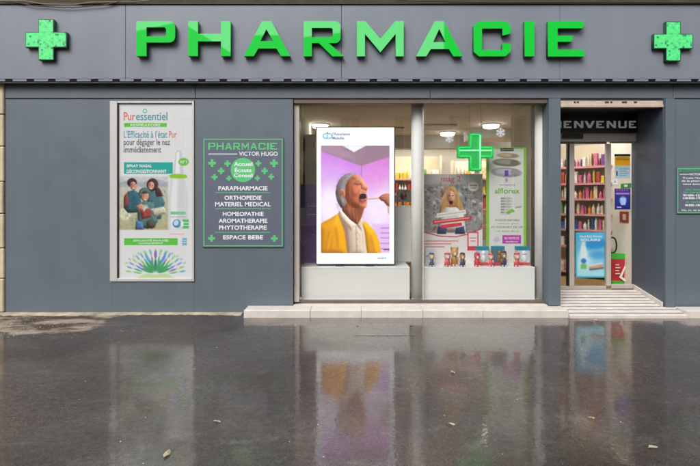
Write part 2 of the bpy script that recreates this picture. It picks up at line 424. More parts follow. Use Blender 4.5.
tag(obj('pavement', b, ASPHALT, base=False), 'dark wet asphalt pavement with blurred reflections', None, None, 'structure')

# ------------------------------------------------------------------ the shop building
SHOP = thing('shop_building', (0, 0, 0), 'slate grey panelled pharmacy shopfront with large display window and recessed door', 'building')
TOPZ = 9.0
# stone wall of the upper storeys, above the fascia
obj('stone_wall', bx(-7.5, 7.5, .02, .5, 3.62, TOPZ), STONE, SHOP)
obj('flashing', bx(-7.5, 7.5, -.118, .019, PZ(4.6, -.1), PZ(3.2, -.1), .004), mat('dark_flashing', s8(58, 50, 42), .6, noise=.2, nscale=8), SHOP)
obj('cornice', bx(-7.5, 7.5, -.06, .018, PZ(2.8, -.1), PZ(-9, -.06), .01), mat('shaded_stone_band', s8(66, 56, 46), .9, noise=.3, nscale=7, bump=.3), SHOP)  # shade on the stone is put into this dark colour
# fascia: panels with thin joints
FY = -.10
joints = [-60, 125.5, 341.5, 560, 770]
for a, c in zip(joints[:-1], joints[1:]):
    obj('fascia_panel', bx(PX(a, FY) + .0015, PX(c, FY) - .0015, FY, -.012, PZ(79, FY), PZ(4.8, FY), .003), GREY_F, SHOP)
obj('fascia_backing', bx(-7.2, 7.2, FY + .02, -.013, PZ(78, FY), PZ(6, FY)), DARK, SHOP)
# ventilated soffit under the fascia: a lip with slots
obj('soffit', bx(-7.2, 7.2, FY + .012, -.011, PZ(80.2, FY) , PZ(79.6, FY) + .003), DARK, SHOP)
tabx = -9.0
while tabx < 712:
    obj('soffit_tab', bx(PX(tabx, FY), PX(tabx + 14, FY), FY + .002, FY + .03, PZ(81.3, FY), PZ(79, FY) - .0005, .002), GREY_F, SHOP)
    tabx += 21.45
obj('soffit_shadow_strip', bx(-7.2, 7.2, FY + .012, FY + .034, PZ(83.0, FY), PZ(81.4, FY), .002), mat('shadow_line_dark', (.02, .021, .024), .5), SHOP)  # dark strip standing in for the shadow line under the fascia
# frieze board
for a, c in ((5, 195), (195.3, 430), (430.3, 673), (673.3, 790)):
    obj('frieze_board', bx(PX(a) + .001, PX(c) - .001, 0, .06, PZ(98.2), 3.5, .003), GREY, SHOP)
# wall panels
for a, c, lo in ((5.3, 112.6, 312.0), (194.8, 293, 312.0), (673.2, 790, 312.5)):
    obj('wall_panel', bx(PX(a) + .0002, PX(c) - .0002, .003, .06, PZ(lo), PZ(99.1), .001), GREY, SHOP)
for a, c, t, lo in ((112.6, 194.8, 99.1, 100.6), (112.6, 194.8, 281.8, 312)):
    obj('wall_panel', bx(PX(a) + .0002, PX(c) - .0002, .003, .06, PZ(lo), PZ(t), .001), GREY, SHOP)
obj('wall_backing', bx(PX(5), PX(293), .061, .25, 0, 3.5), DARK, SHOP)
obj('wall_backing', bx(PX(674), PX(790), .061, .25, 0, 3.5), DARK, SHOP)
bs = bmesh.new(); fr_, bk_ = [], []
for q in np.linspace(PX(-5), PX(243.2), 90):
    fr_.append((q, -.13 + .035 * math.sin(q * 2.1) + rng.uniform(-.018, .018))); bk_.append((q, .055))
for (a_, b_), (c_, d_) in zip(zip(fr_[:-1], bk_[:-1]), zip(fr_[1:], bk_[1:])):
    v_ = [bs.verts.new((*a_, .0015)), bs.verts.new((*c_, .0015)), bs.verts.new((d_[0], -.03, .009)), bs.verts.new((b_[0], -.03, .009)), bs.verts.new((*d_, .010)), bs.verts.new((*b_, .010))]
    bs.faces.new(v_[:4]); bs.faces.new((v_[3], v_[2], v_[4], v_[5]))
bmesh.ops.remove_doubles(bs, verts=bs.verts, dist=.0001)
obj('base_strip', bs, mat('pale_cement', s8(170, 158, 138), .8, noise=.45, nscale=5, bump=.3), SHOP)
# pilasters either side of the entrance
obj('pilaster', bx(PX(548.2), PX(559.6), -.03, .30, .0995, PZ(98.9), .004), GREY, SHOP)
obj('pilaster', bx(PX(664.2), PX(673), -.035, .30, .005, PZ(98.9), .004), GREY, SHOP)

# window: head, jambs, sill rail, glass
WY = .12
win = obj('shop_window', bx(PX(293.5), PX(548), .02, .16, PZ(103.2, .02), PZ(99.2, .02), .003), BRONZE, SHOP)   # head rail
obj('jamb', pbox(294.0, 299.2, 103.0, 302, .06, .10, .003), ALU, win)
obj('jamb', pbox(546.0, 548.4, 103.0, 302, .07, .09, .003), BRONZE, win)
obj('bottom_rail', bx(PX(299.3, WY), PX(546, WY), WY - .02, WY + .03, PZ(302.4, WY), PZ(300, WY), .003), BRONZE, win)
obj('mullion', pbox(422.6, 424.0, 103.5, 300, WY - .012, .03, .002), ALU, win)
for a, c in ((299.2, 422.5), (424.0, 546.2)):
    obj('pane', pbox(a, c, 103.2, 300, WY, .010), GLASS, win)
# stone step in front of the window
sy0, sy1 = -.245, -.001
cuts = [PX(248), PX(312), PX(361), PX(420), PX(478), PX(560) - .003]
for a, c in zip(cuts[:-1], cuts[1:]):
    obj('step_slab', bx(a + .001, c - .001, sy0 + rng.uniform(-.003, .003), sy1, -.03, .090 + rng.uniform(-.0015, .0015), .006), STEP, SHOP)
for a, c in zip((PX(293.2), PX(420)), (PX(420) - .002, PX(548))):
    obj('sill_slab', bx(a, c, .001, .30, -.03, .098, .003), STEP, SHOP)
# slab right of the entrance
rx = PX(672) + .01
obj('step_slab', bx(rx, rx + 1.6, -.262, -.036, -.03, .088, .006), STEP, SHOP)
obj('step_slab', bx(rx + 1.602, rx + 3.2, -.262, -.036, -.03, .088, .006), STEP, SHOP)

# entrance: recess, ramp, shutter box
DY = .566
EX0, EX1 = PX(560), PX(664) - .012
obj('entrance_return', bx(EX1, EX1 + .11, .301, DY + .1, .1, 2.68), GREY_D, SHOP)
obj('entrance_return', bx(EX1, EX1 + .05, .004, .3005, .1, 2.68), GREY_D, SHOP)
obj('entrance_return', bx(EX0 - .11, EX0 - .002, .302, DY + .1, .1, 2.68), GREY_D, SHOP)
obj('entrance_soffit', bx(EX0, EX1 - .001, .02, DY + .02, 2.585, 2.75), BLACK, SHOP)
sh = obj('roller_shutter', bx(EX0 + .002, EX1 - .003, -.01, .10, PZ(106.6, -.01), PZ(100.6, -.01), .006), BEIGE, SHOP)
obj('shutter_rail', bx(EX0 + .002, EX1 - .003, -.018, -.0105, PZ(107.2, -.01), PZ(104.8, -.01), .002), BEIGE, sh)
obj('shutter_gap', bx(EX0 + .002, EX1 - .003, .0, .09, PZ(100.5, 0), PZ(98.95, 0)), DARK, sh)
for a, c in ((574, 576), (577, 579), (605, 609), (610.5, 612.5), (622, 627), (634, 637)):
    obj('lock_stud', pbox(a, c, 101.2, 103.0, -.014, .006, .001), mat('tarnished_steel', (.08, .07, .06), .5, .6), sh)
# ramp of pale strips with grey grooves between
ramp = thing('entrance_ramp', (0, 0, 0)); ramp.parent = SHOP
yy = [-.27, DY + .02]; zz = [.028, .190]
def rz(y): return zz[0] + (zz[1] - zz[0]) * (y - yy[0]) / (yy[1] - yy[0])
def ramp_piece(y0, y1, dz, x0, x1, x0b=None, x1b=None):
    b = bmesh.new()
    q = [(x0, y0), (x1, y0), (x1, y1), (x0, y1)]
    lo = [b.verts.new((x, y, -.02)) for x, y in q]; hi = [b.verts.new((x, y, rz(y) + dz)) for x, y in q]
    b.faces.new(hi); b.faces.new(lo[::-1])
    for i in range(4): b.faces.new((lo[i], lo[(i + 1) % 4], hi[(i + 1) % 4], hi[i]))
    return b
n = 9
for i in range(n):
    y0 = yy[0] + (yy[1] - yy[0]) * i / n; y1 = yy[0] + (yy[1] - yy[0]) * (i + .60) / n; y2 = yy[0] + (yy[1] - yy[0]) * (i + 1) / n
    front = y2 < .02
    xa = EX0 + .001
    xb = (rx - .002) if front else EX1 - .026
    obj('ramp_strip', ramp_piece(y0, y1, .004 + rng.uniform(-.0008, .0008), xa, xb), STEP, ramp)
    obj('ramp_groove', ramp_piece(y1, y2, -.003, xa, xb), STRIP_D, ramp)
# sloping skirting on the return wall
b = bmesh.new()
pts = [(-.001, rz(0) - .02), (DY + .02, rz(DY + .02) - .02), (DY + .02, rz(DY + .02) + .055), (-.001, rz(0) + .055)]
A = [b.verts.new((EX1 - .024, y, z)) for y, z in pts]; B_ = [b.verts.new((EX1 - .001, y, z)) for y, z in pts]
b.faces.new(A); b.faces.new(B_[::-1])
for i in range(4): b.faces.new((A[i], B_[i], B_[(i + 1) % 4], A[(i + 1) % 4]))
bmesh.ops.recalc_face_normals(b, faces=b.faces)
obj('skirting', b, STEP, SHOP)

# sliding glass door
FLZ = .195
door = obj('sliding_door', pbox(556, 636.5, 132.2, 141.5, DY, .12, .003), ALU, SHOP)       # header box
obj('sensor', pbox(563.2, 583.5, 133.6, 138.2, DY - .03, .03, .006), BLACK, door)
obj('top_rail', pbox(556, 606.8, 142.0, 143.6, DY + .02, .05, .002), BRONZE, door)
obj('top_rail', pbox(611.3, 636.5, 141.6, 143.0, DY + .03, .05, .002), ALU, door)
for a, c, m_ in ((556, 561, ALU), (567.6, 569.3, BLACK), (569.6, 574.6, ALU), (606.6, 611.2, ALU)):
    obj('stile', pbox(a, c, 143.7 if m_ is ALU else 143.7, 286.0, DY + .02, .05, .003), m_, door)
obj('bottom_rail', pbox(556, 606.5, 286.2, 289.6, DY + .02, .05, .003), ALU, door)
obj('bottom_rail', pbox(611.3, 636.5, 284.6, 289.6, DY + .03, .05, .003), ALU, door)
for a, c, dd in ((561, 567.5, .04), (574.7, 606.5, .04), (611.3, 636.4, .055)):
    obj('pane', pbox(a, c, 143.6, 286.4, DY + dd, .008), GLASS_D, door)
# ------------------------------------------------------------------ shop interior shell
LW, RW, BK, CZ = -.70, 4.75, 5.6, 2.75
CREAM = mat('cream_interior_wall', (.76, .72, .64), .7, noise=.04, nscale=2)
WOOD = mat('wood_floor', s8(186, 150, 96), .35, noise=.25, nscale=8)
obj('interior_floor', bx(LW, EX0 - .11, .31, BK, FLZ - .06, FLZ), WOOD, SHOP)
obj('interior_floor', bx(EX0 - .11, RW, DY + .03, BK, FLZ - .061, FLZ - .001), WOOD, SHOP)
obj('interior_ceiling', bx(LW, RW, .17, BK, CZ, CZ + .05), mat('interior_ceiling', (.70, .68, .64), .8), SHOP)
obj('interior_wall', bx(LW - .05, LW, .17, .95, .1, CZ), mat('lime_wall', s8(168, 176, 74), .5), SHOP)
obj('interior_wall', bx(LW - .05, LW, .951, BK, .1, CZ), CREAM, SHOP)
obj('interior_wall', bx(LW, RW, BK, BK + .05, .1, CZ), CREAM, SHOP)
obj('interior_wall', bx(RW, RW + .05, DY + .1, BK, .1, CZ), CREAM, SHOP)
obj('interior_wall', bx(PX(637, DY) , PX(637, DY) + .05, DY + .13, 2.3, FLZ, CZ - .4), CREAM, SHOP)
obj('interior_wall', bx(EX0 - .11, EX0 - .05, DY + .11, 1.5, FLZ, CZ - .001), CREAM, SHOP)
obj('bulkhead', bx(LW + .01, RW - .01, 3.9, 4.2, 2.48, CZ - .001), mat('bulkhead_paint', (.50, .48, .44), .7), SHOP)
obj('bulkhead', bx(2.25, 3.5, 2.95, 3.5, 2.56, CZ - .001), mat('bulkhead_paint', (.50, .48, .44), .7), SHOP)
# round white columns behind the glass
for c in (417.2, 541.0):
    b = lathe([(.078, 0), (.078, 2.6)], PX(c, .26), .26, .098, 28)
    obj('column', b, WHITE_P, SHOP)

# ------------------------------------------------------------------ neighbouring stone building on the left
NB = thing('stone_building', (PX(5) - 1.2, 0, 0), 'cream limestone corner of the neighbouring building at the left edge', 'building')
z = 0.012
hts = [.42, .38, .43, .40, .44, .40, .42]
for i, h in enumerate(hts):
    x1 = PX(4.6) ; x0 = x1 - (.55 if i % 2 else .9)
    obj('stone_block', bx(x0, x1 - rng.uniform(0, .012), -.02 + rng.uniform(-.006, .006), .3, z + .004, z + h - .004, .01), STONE, NB)
    obj('stone_block', bx(x0 - 1.2, x0 - .008, -.02 + rng.uniform(-.006, .006), .3, z + .004, z + h - .004, .01), STONE, NB)
    z += h
obj('mortar', bx(PX(4.6) - 2.2, PX(4.6) - .015, -.004, .28, 0.0, z), mat('mortar', s8(120, 105, 84), .95), NB)

# ------------------------------------------------------------------ the building across the street (seen in the glass)
OB = thing('facing_building', (0, -20, 0), 'beige apartment building across the street seen only as a reflection in the glass', 'building')
OW = mat('facing_stone', s8(204, 194, 176), .85, noise=.12, nscale=1.2, streak=.1)
wb = -20.0
cols_x = [-21 + 3.0 * i for i in range(15)]; rows_z = [.9, 4.0, 7.1]
obj('wall', bx(-26, 26, wb - .6, wb - .3, 0, 10.2), mat('window_dark', (.02, .022, .025), .15), OB)
for j, z0 in enumerate([0] + [z + 2.0 for z in rows_z]):
    z1 = rows_z[j] if j < len(rows_z) else 10.2
    obj('wall_band', bx(-26, 26, wb - .3, wb, z0, z1), OW, OB)
pm = None
for x in [-26 + .9] + [c + 1.5 for c in cols_x]:
    pass
xs = [-26] + [v for c in cols_x for v in (c - .6, c + .6)] + [26]
for z0 in rows_z:
    for a, c in zip(xs[0::2], xs[1::2]):
        obj('wall_pier', bx(a, c, wb - .3, wb - .002, z0 + .001, z0 + 1.999), OW, OB)
    obj('cornice', bx(-26, 26, wb, wb + .12, z0 + 2.5, z0 + 2.7), OW, OB)
FRW = mat('white_window_frame', (.6, .6, .58), .5)
base_win = None
for z0 in rows_z:
    for c in cols_x:
        if base_win is None:
            b = bx(c - .6, c - .53, wb - .28, wb - .2, z0, z0 + 2); bx(c + .53, c + .6, wb - .28, wb - .2, z0, z0 + 2, bm=b)
            bx(c - .53, c + .53, wb - .28, wb - .2, z0 + 1.92, z0 + 2, bm=b); bx(c - .53, c + .53, wb - .28, wb - .2, z0, z0 + .08, bm=b); bx(c - .035, c + .035, wb - .28, wb - .2, z0 + .08, z0 + 1.92, bm=b)
            base_win = obj('window', b, FRW, OB); bo = (c, z0)
        else:
            o = base_win.copy(); COL.objects.link(o); o.parent = OB; o.location = (c - bo[0], 0, z0 - bo[1])

# ------------------------------------------------------------------ the nine green letters
LY, LD = -.172, .062
def two_tone(name, off, nx=0, ny=0, c=0, mode='dark'):
    """LED letter face: lit strip of paler green on one side of a slanting border"""
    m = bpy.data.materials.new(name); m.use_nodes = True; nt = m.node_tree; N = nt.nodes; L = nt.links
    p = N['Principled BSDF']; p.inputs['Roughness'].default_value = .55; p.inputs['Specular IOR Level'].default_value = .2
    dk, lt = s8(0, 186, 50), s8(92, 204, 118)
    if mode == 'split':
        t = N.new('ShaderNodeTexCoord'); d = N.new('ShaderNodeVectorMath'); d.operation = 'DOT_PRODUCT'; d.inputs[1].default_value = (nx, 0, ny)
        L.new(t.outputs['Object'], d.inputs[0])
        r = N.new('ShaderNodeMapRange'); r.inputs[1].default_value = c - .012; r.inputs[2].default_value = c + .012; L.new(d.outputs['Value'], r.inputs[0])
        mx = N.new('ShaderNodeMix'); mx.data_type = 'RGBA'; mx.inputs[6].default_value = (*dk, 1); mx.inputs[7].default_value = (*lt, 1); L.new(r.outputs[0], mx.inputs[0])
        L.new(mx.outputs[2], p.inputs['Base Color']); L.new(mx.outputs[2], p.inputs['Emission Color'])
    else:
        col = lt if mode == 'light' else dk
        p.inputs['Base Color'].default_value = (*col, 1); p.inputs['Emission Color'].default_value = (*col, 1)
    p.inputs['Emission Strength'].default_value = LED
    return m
LED = .07
SIDE = mat('letter_return', s8(14, 92, 42), .45)
def arc(cx, cy, r, a0, a1, n=5):
    return [(cx + r * math.cos(R(a0 + (a1 - a0) * i / n)), cy + r * math.sin(R(a0 + (a1 - a0) * i / n))) for i in range(n + 1)]
GLY = {
 'P': [[(136.3, 21), (168.5, 21)] + arc(169.3, 26.8, 5.8, -90, 0) + arc(169.3, 36.6, 5.8, 0, 90) + [(146.5, 42.4), (146.5, 56), (136.3, 56)],
       [(146.5, 27.2), (146.5, 36.2), (164.5, 36.2), (166, 34.7), (166, 28.7), (164.5, 27.2)]],
 'H': [[(188.1, 21), (197.9, 21), (197.9, 33.6), (221, 33.6), (221, 21), (230.6, 21), (230.6, 56), (221, 56), (221, 41.2), (197.9, 41.2), (197.9, 56), (188.1, 56)]],
 'A': [[(262, 21), (271.2, 21), (290.3, 56), (281, 56), (276.4, 48.4), (258.2, 48.4), (253.8, 56), (243.9, 56)], [(266.4, 29.0), (260.4, 41), (273, 41)]],
 'R': [[(303.6, 21), (335, 21)] + arc(335, 26.6, 5.6, -90, 0) + arc(335, 37.4, 5.6, 0, 90) + [(329, 43), (343.7, 56.2), (332.4, 56.2), (319, 43), (311.8, 43), (311.8, 56.2), (303.6, 56.2)],
       [(311.8, 27.8), (311.8, 37), (331.4, 37), (332.7, 35.7), (332.7, 29.1), (331.4, 27.8)]],
 'M': [[(356.9, 21), (365.4, 21), (380.4, 38.8), (395.4, 21), (403.7, 21), (403.7, 56.2), (395.6, 56.2), (395.6, 33.8), (380.4, 52.2), (365.0, 33.8), (365.0, 56.2), (356.9, 56.2)]],
 'A2': [[(434.6, 21), (443.9, 21), (462.6, 56.2), (453.4, 56.2), (448.9, 49), (430.8, 49), (426.2, 56.2), (416.2, 56.2)], [(439.2, 28.8), (433.2, 42), (445.6, 42)]],
 'C': [[(479, 21), (505.5, 21), (510.6, 25.5), (510.6, 33.6), (502.4, 35.4), (502.4, 28.4), (482, 28.4), (482, 49.8), (502.4, 49.8), (502.4, 43.4), (510.6, 43.4), (510.6, 51.6), (505.5, 56.2), (479, 56.2), (473.6, 51.5), (473.6, 25.8)]],
 'I': [[(524.6, 21), (534.4, 21), (534.4, 56.2), (524.6, 56.2)]],
 'E': [[(548, 21), (584.4, 21), (582.8, 28.2), (557.6, 28.2), (557.6, 35.6), (573.2, 35.6), (571.6, 41.6), (557.6, 41.6), (557.6, 49.6), (584.2, 49.6), (584.2, 56.4), (548, 56.4)]],
}
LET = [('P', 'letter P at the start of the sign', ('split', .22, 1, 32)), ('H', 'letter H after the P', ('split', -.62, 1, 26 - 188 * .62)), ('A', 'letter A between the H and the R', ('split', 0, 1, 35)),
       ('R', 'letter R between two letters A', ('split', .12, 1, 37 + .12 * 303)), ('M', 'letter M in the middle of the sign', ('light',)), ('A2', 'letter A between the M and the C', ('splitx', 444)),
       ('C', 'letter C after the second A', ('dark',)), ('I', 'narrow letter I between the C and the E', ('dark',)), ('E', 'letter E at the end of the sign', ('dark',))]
for key, lab, tone in LET:
    loops = [[(PX(x, LY), PZ(y_, LY)) for x, y_ in lp] for lp in GLY[key]]
    me = curve_mesh(loops, .004, 0); me.transform(Matrix.Translation((0, LY + .002, 0)))
    back = curve_mesh(loops, LD - .005, 0); back.transform(Matrix.Translation((0, LY + .0045 + (LD - .005) / 2, 0)))
    xs_ = [p[0] for p in loops[0]]; zs_ = [p[1] for p in loops[0]]
    root = thing('sign_letter', ((min(xs_) + max(xs_)) / 2, LY + LD / 2, min(zs_)), 'raised bright green ' + lab, 'letter', 'green sign letters on the fascia')
    off = WL[root.name]
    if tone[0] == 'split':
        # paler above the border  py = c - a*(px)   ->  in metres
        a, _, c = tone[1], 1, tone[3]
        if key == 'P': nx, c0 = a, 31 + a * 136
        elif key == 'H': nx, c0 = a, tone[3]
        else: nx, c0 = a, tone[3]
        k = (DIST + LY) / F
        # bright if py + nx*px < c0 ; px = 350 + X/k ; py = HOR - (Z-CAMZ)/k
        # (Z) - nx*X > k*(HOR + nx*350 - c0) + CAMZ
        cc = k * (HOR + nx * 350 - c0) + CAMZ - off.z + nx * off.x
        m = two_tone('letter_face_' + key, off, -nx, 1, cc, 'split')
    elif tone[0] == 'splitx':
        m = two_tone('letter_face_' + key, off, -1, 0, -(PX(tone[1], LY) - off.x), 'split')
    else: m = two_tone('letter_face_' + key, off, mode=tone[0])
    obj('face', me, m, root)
    obj('return', back, SIDE, root)
    # stand-off block behind the letter
    fx, fz = {'A': (.5, .3), 'A2': (.5, .3), 'I': (.5, .5)}.get(key, (.1, .5))
    xq = min(xs_) + fx * (max(xs_) - min(xs_)); zq = min(zs_) + fz * (max(zs_) - min(zs_))
    obj('stud', bx(xq - .02, xq + .02, LY + LD, FY - .0005, zq - .02, zq + .02), DARK, root)

# ------------------------------------------------------------------ LED crosses at the fascia ends
def led_material():
    m = bpy.data.materials.new('led_matrix'); m.use_nodes = True; nt = m.node_tree; N = nt.nodes; L = nt.links
    p = N['Principled BSDF']; t = N.new('ShaderNodeTexCoord')
    v = N.new('ShaderNodeTexVoronoi'); v.inputs['Scale'].default_value = 42; v.distance = 'CHEBYCHEV'; v.inputs['Randomness'].default_value = .15
    n = N.new('ShaderNodeTexNoise'); n.inputs['Scale'].default_value = 17; n.inputs['Detail'].default_value = 3; n.inputs['Roughness'].default_value = .8
    L.new(t.outputs['Object'], v.inputs[0]); L.new(v.outputs['Position'], n.inputs['Vector'])
    r = N.new('ShaderNodeMapRange'); r.inputs[1].default_value = .54; r.inputs[2].default_value = .62; L.new(n.outputs['Fac'], r.inputs[0])
    n3 = N.new('ShaderNodeTexNoise'); n3.inputs['Scale'].default_value = 30; L.new(v.outputs['Position'], n3.inputs['Vector'])
    mx0 = N.new('ShaderNodeMix'); mx0.data_type = 'RGBA'; mx0.inputs[6].default_value = (*s8(46, 192, 98), 1); mx0.inputs[7].default_value = (*s8(104, 238, 146), 1); L.new(n3.outputs['Fac'], mx0.inputs[0])
    mx = N.new('ShaderNodeMix'); mx.data_type = 'RGBA'; mx.inputs[7].default_value = (*s8(40, 118, 84), 1)
    L.new(mx0.outputs[2], mx.inputs[6]); L.new(r.outputs[0], mx.inputs[0]); L.new(mx.outputs[2], p.inputs['Base Color']); L.new(mx.outputs[2], p.inputs['Emission Color'])
    p.inputs['Emission Strength'].default_value = .06; p.inputs['Roughness'].default_value = .35
    return m
LEDM = led_material()
CASE = mat('dark_green_case', s8(22, 62, 46), .4)
def cross_loop(cx, cy, ax, ay, hw, hv):
    return [(cx - hw, cy - ay), (cx + hw, cy - ay), (cx + hw, cy - hv), (cx + ax, cy - hv), (cx + ax, cy + hv), (cx + hw, cy + hv), (cx + hw, cy + ay), (cx - hw, cy + ay), (cx - hw, cy + hv), (cx - ax, cy + hv), (cx - ax, cy - hv), (cx - hw, cy - hv)]
for (cx, cy, ax, ay, hw, lab) in ((46, 39.6, 20.6, 20.4, 7.7, 'green pixelated pharmacy cross left of the lettering'), (673.3, 41.2, 19.6, 19.8, 7.4, 'green pixelated pharmacy cross right of the lettering')):
    yF = -.155
    c = at(cx, cy + ay, yF)
    root = thing('pharmacy_cross', (c.x, yF, c.z), lab, 'cross sign', 'pixelated crosses on the fascia')
    lp = [(PX(x, yF), PZ(y_, yF)) for x, y_ in cross_loop(cx, cy, ax, ay, hw, hw)]
    me = curve_mesh([lp], .046); me.transform(Matrix.Translation((0, yF + .025, 0))); obj('case', me, CASE, root)
    g = .7
    # five LED tiles
    hw2 = hw - .05
    for (x0, x1, y0, y1) in ((cx - hw + g, cx + hw - g, cy - ay + g, cy - hw), (cx - hw + g, cx + hw - g, cy - hw + .15, cy + hw - .15), (cx - hw + g, cx + hw - g, cy + hw, cy + ay - g), (cx - ax + g, cx - hw + g - .15, cy - hw + g, cy + hw - g), (cx + hw - g + .15, cx + ax - g, cy - hw + g, cy + hw - g)):
        obj('led_tile', bx(PX(x0, yF), PX(x1, yF), yF - .002, yF + .0015, PZ(y1, yF), PZ(y0, yF)), LEDM, root)
    obj('bracket', bx(c.x - .05, c.x + .05, yF + .0485, FY - .0005, PZ(cy + 4, yF), PZ(cy - 4, yF)), DARK, root)

# ------------------------------------------------------------------ cables along the fascia's top edge
def sag(pts):
    out = []
    for i in range(len(pts) - 1):
        for t in np.linspace(0, 1, 8, endpoint=False):
            a, c = pts[i], pts[i + 1]; s = t * t * (3 - 2 * t)
            out.append(at(a[0] + (c[0] - a[0]) * t, a[1] + (c[1] - a[1]) * s, FY - .03))
    out.append(at(*pts[-1], FY - .03)); return out
CAB = mat('weathered_cable', s8(60, 52, 44), .6)
CAB2 = mat('pale_cable', s8(140, 124, 100), .6)
tag(obj('cable', tube(sag([(-40, -2), (10, 1.5), (38, 6.0), (70, 7.6), (98, 5.6), (125, 1.0), (150, -3)]), .006), CAB), 'thin dark cable sagging lowest over the fascia top at left', 'cable', 'cables')
tag(obj('cable', tube(sag([(-40, 1), (20, 0.5), (48, 4.2), (72, 4.4), (95, 2.0), (130, 1.6), (170, -2)]), .005), CAB2), 'thin pale cable looped above the dark one at the fascia top', 'cable', 'cables')
tag(obj('cable', tube(sag([(380, -2), (420, 1.2), (500, 2.2), (600, 1.8), (720, 2.5)]), .006), CAB), 'thin dark cable along the fascia top above the last letters', 'cable', 'cables')

# ------------------------------------------------------------------ poster case with the nasal spray poster
pc = thing('poster_case', (PX(153.5), .0, PZ(281.8)), 'tall framed nasal spray poster set in the grey wall', 'poster')
FRM = mat('silver_frame', s8(196, 192, 190), .4, .2, noise=.03)
obj('frame_side', bx(PX(110.2), PX(117.4), -.012, .05, PZ(281.4), PZ(101), .003), FRM, pc)
obj('frame_side', bx(PX(192.2), PX(194.3), -.012, .05, PZ(281.4), PZ(101), .003), FRM, pc)
obj('frame_bar', bx(PX(117.5), PX(192.1), -.012, .05, PZ(103.2), PZ(101), .003), FRM, pc)
obj('frame_bar', bx(PX(117.5), PX(192.1), -.012, .05, PZ(281.4), PZ(278.2), .003), FRM, pc)
obj('gasket', bx(PX(117.45), PX(118.5), -.004, .03, PZ(278.1), PZ(103.3)), DARK, pc)
p = Print(118.5, 192.1, 103.3, 278.1, .012, 3.4, (226, 226, 230))
p.ell(145, 111, 2.2, 2.2, (90, 190, 160), soft=.5); p.ell(145, 111, 1.2, 1.2, (226, 240, 235), soft=.5)
p.rect(124, 166.8, 123, 126.9, (96, 196, 62))
p.rect(124, 172.8, 162.3, 173.8, (36, 170, 162))
# group photograph
p.grad(119, 168, 176.5, 229.5, (206, 208, 212), (190, 188, 160))
p.poly([(119, 183), (130, 179), (142, 183), (152, 178), (168, 182), (168, 187), (119, 189)], (168, 172, 184), 1.5)
p.grad(119, 168, 187, 229.5, (200, 198, 184), (178, 174, 134), 2)
p.ell(125, 214, 6, 6, (222, 218, 190), soft=1.5)
I_ = p.inflate
I_([(124, 197), (128, 191.5), (134, 190), (140, 194), (143, 212), (128, 213), (123.6, 208)], (58, 104, 122), 5, sm=1.0, soft=.8)      # adult in blue, left
I_([(124, 196), (127.6, 192), (129, 204), (124, 207)], (150, 74, 72), 2, sm=.7, soft=.8)
I_(epts(132.0, 182.6, 4.8, 4.6, -10), (66, 52, 50), 3, sm=.7, soft=.7); I_(epts(133.3, 185.8, 3.2, 4.3, -10), (220, 164, 138), 3, sm=.7, soft=.7)
I_([(146, 197), (151, 190.5), (160, 192), (165, 203), (161, 219), (150, 219)], (78, 122, 132), 5, sm=1.0, soft=.8)     # adult, right
I_(epts(152.4, 184.8, 5.8, 6.6, 10), (76, 50, 54), 4, sm=.8, soft=.8); I_([(154, 184), (160, 189), (163.4, 196), (156, 197)], (84, 50, 54), 3, sm=.8, soft=.9)
I_(epts(151, 185.8, 3.2, 4.2, 12), (226, 172, 148), 3, sm=.7, soft=.7)
I_([(137, 207), (144, 201), (154, 203), (158, 222), (148, 229), (138, 227)], (84, 132, 134), 5, sm=1.0, soft=.8)     # child
I_(epts(144.6, 193.6, 6, 6.2), (80, 118, 122), 4, sm=.8, soft=.8); I_(epts(145, 196.6, 3.7, 4.9, 8), (228, 172, 146), 3, sm=.7, soft=.7); p.ell(144.6, 192.6, 3.6, 1.4, (64, 46, 42), 0, .8, .9)
I_([(136, 206), (141, 203.6), (150, 207.6), (146, 212), (138, 210)], (214, 150, 124), 2.2, sm=.7, soft=.8)
I_([(140, 210), (150, 208.6), (151.4, 217), (142, 219.4)], (172, 64, 62), 3, sm=.8, soft=.8)
I_([(150, 209), (164, 206.4), (166.4, 213), (154, 217.6)], (212, 212, 192), 3, sm=.8, soft=1.0)
I_([(136, 220), (143, 222), (144, 229.6), (135, 229.6)], (88, 130, 186), 3, sm=.8, soft=.8); I_(epts(151, 224, 5, 4.5, 20), (86, 86, 80), 4, sm=.9, soft=.9)
p.poly([(146, 204), (148, 206), (144, 212), (142, 208)], (190, 214, 206), .9, .8)
for (fx, fy, tl) in ((133.5, 188.2, -10), (150.8, 188.4, 12), (145.2, 199.6, 6)): p.ell(fx, fy, 1.5, .6, (244, 236, 230), tl, .5, .9)
p.clutter(120, 166, 190, 229, 40, .6, 1.6, [(60, 90, 100), (120, 150, 150), (200, 190, 160), (110, 80, 70)], .35)
for (fx, fy, tl) in ((133.4, 185.4, -10), (151.2, 185.6, 12), (145.2, 196.6, 8)):
    for sg in (-1, 1):
        p.ell(fx + sg * 1.35, fy - .6 + sg * 1.35 * math.sin(R(tl)), .5, .38, (60, 38, 36), tl, .35, .95); p.line([(fx + sg * 1.35 - .7, fy - 1.7), (fx + sg * 1.35 + .7, fy - 1.7)], .35, (80, 52, 46), .35, .7)
    p.line([(fx, fy - .4), (fx + .3, fy + .9)], .4, (176, 116, 96), .4, .8); p.ell(fx - 2.2, fy + .8, .9, .9, (226, 140, 122), 0, .6, .5); p.ell(fx + 2.2, fy + .8, .9, .9, (226, 140, 122), 0, .6, .5)
for _ in range(46):
    x_, y_ = rng.uniform(125, 164), rng.uniform(192, 226); p.line([(x_, y_), (x_ + rng.uniform(-2, 2), y_ + rng.uniform(1, 4))], .5, [(38, 74, 88), (130, 164, 168), (90, 130, 134)][rng.integers(3)], .5, .45)
p.grain(.035, 1.4, 119, 168, 177, 229); p.blur(.2, 119, 169, 177, 230)
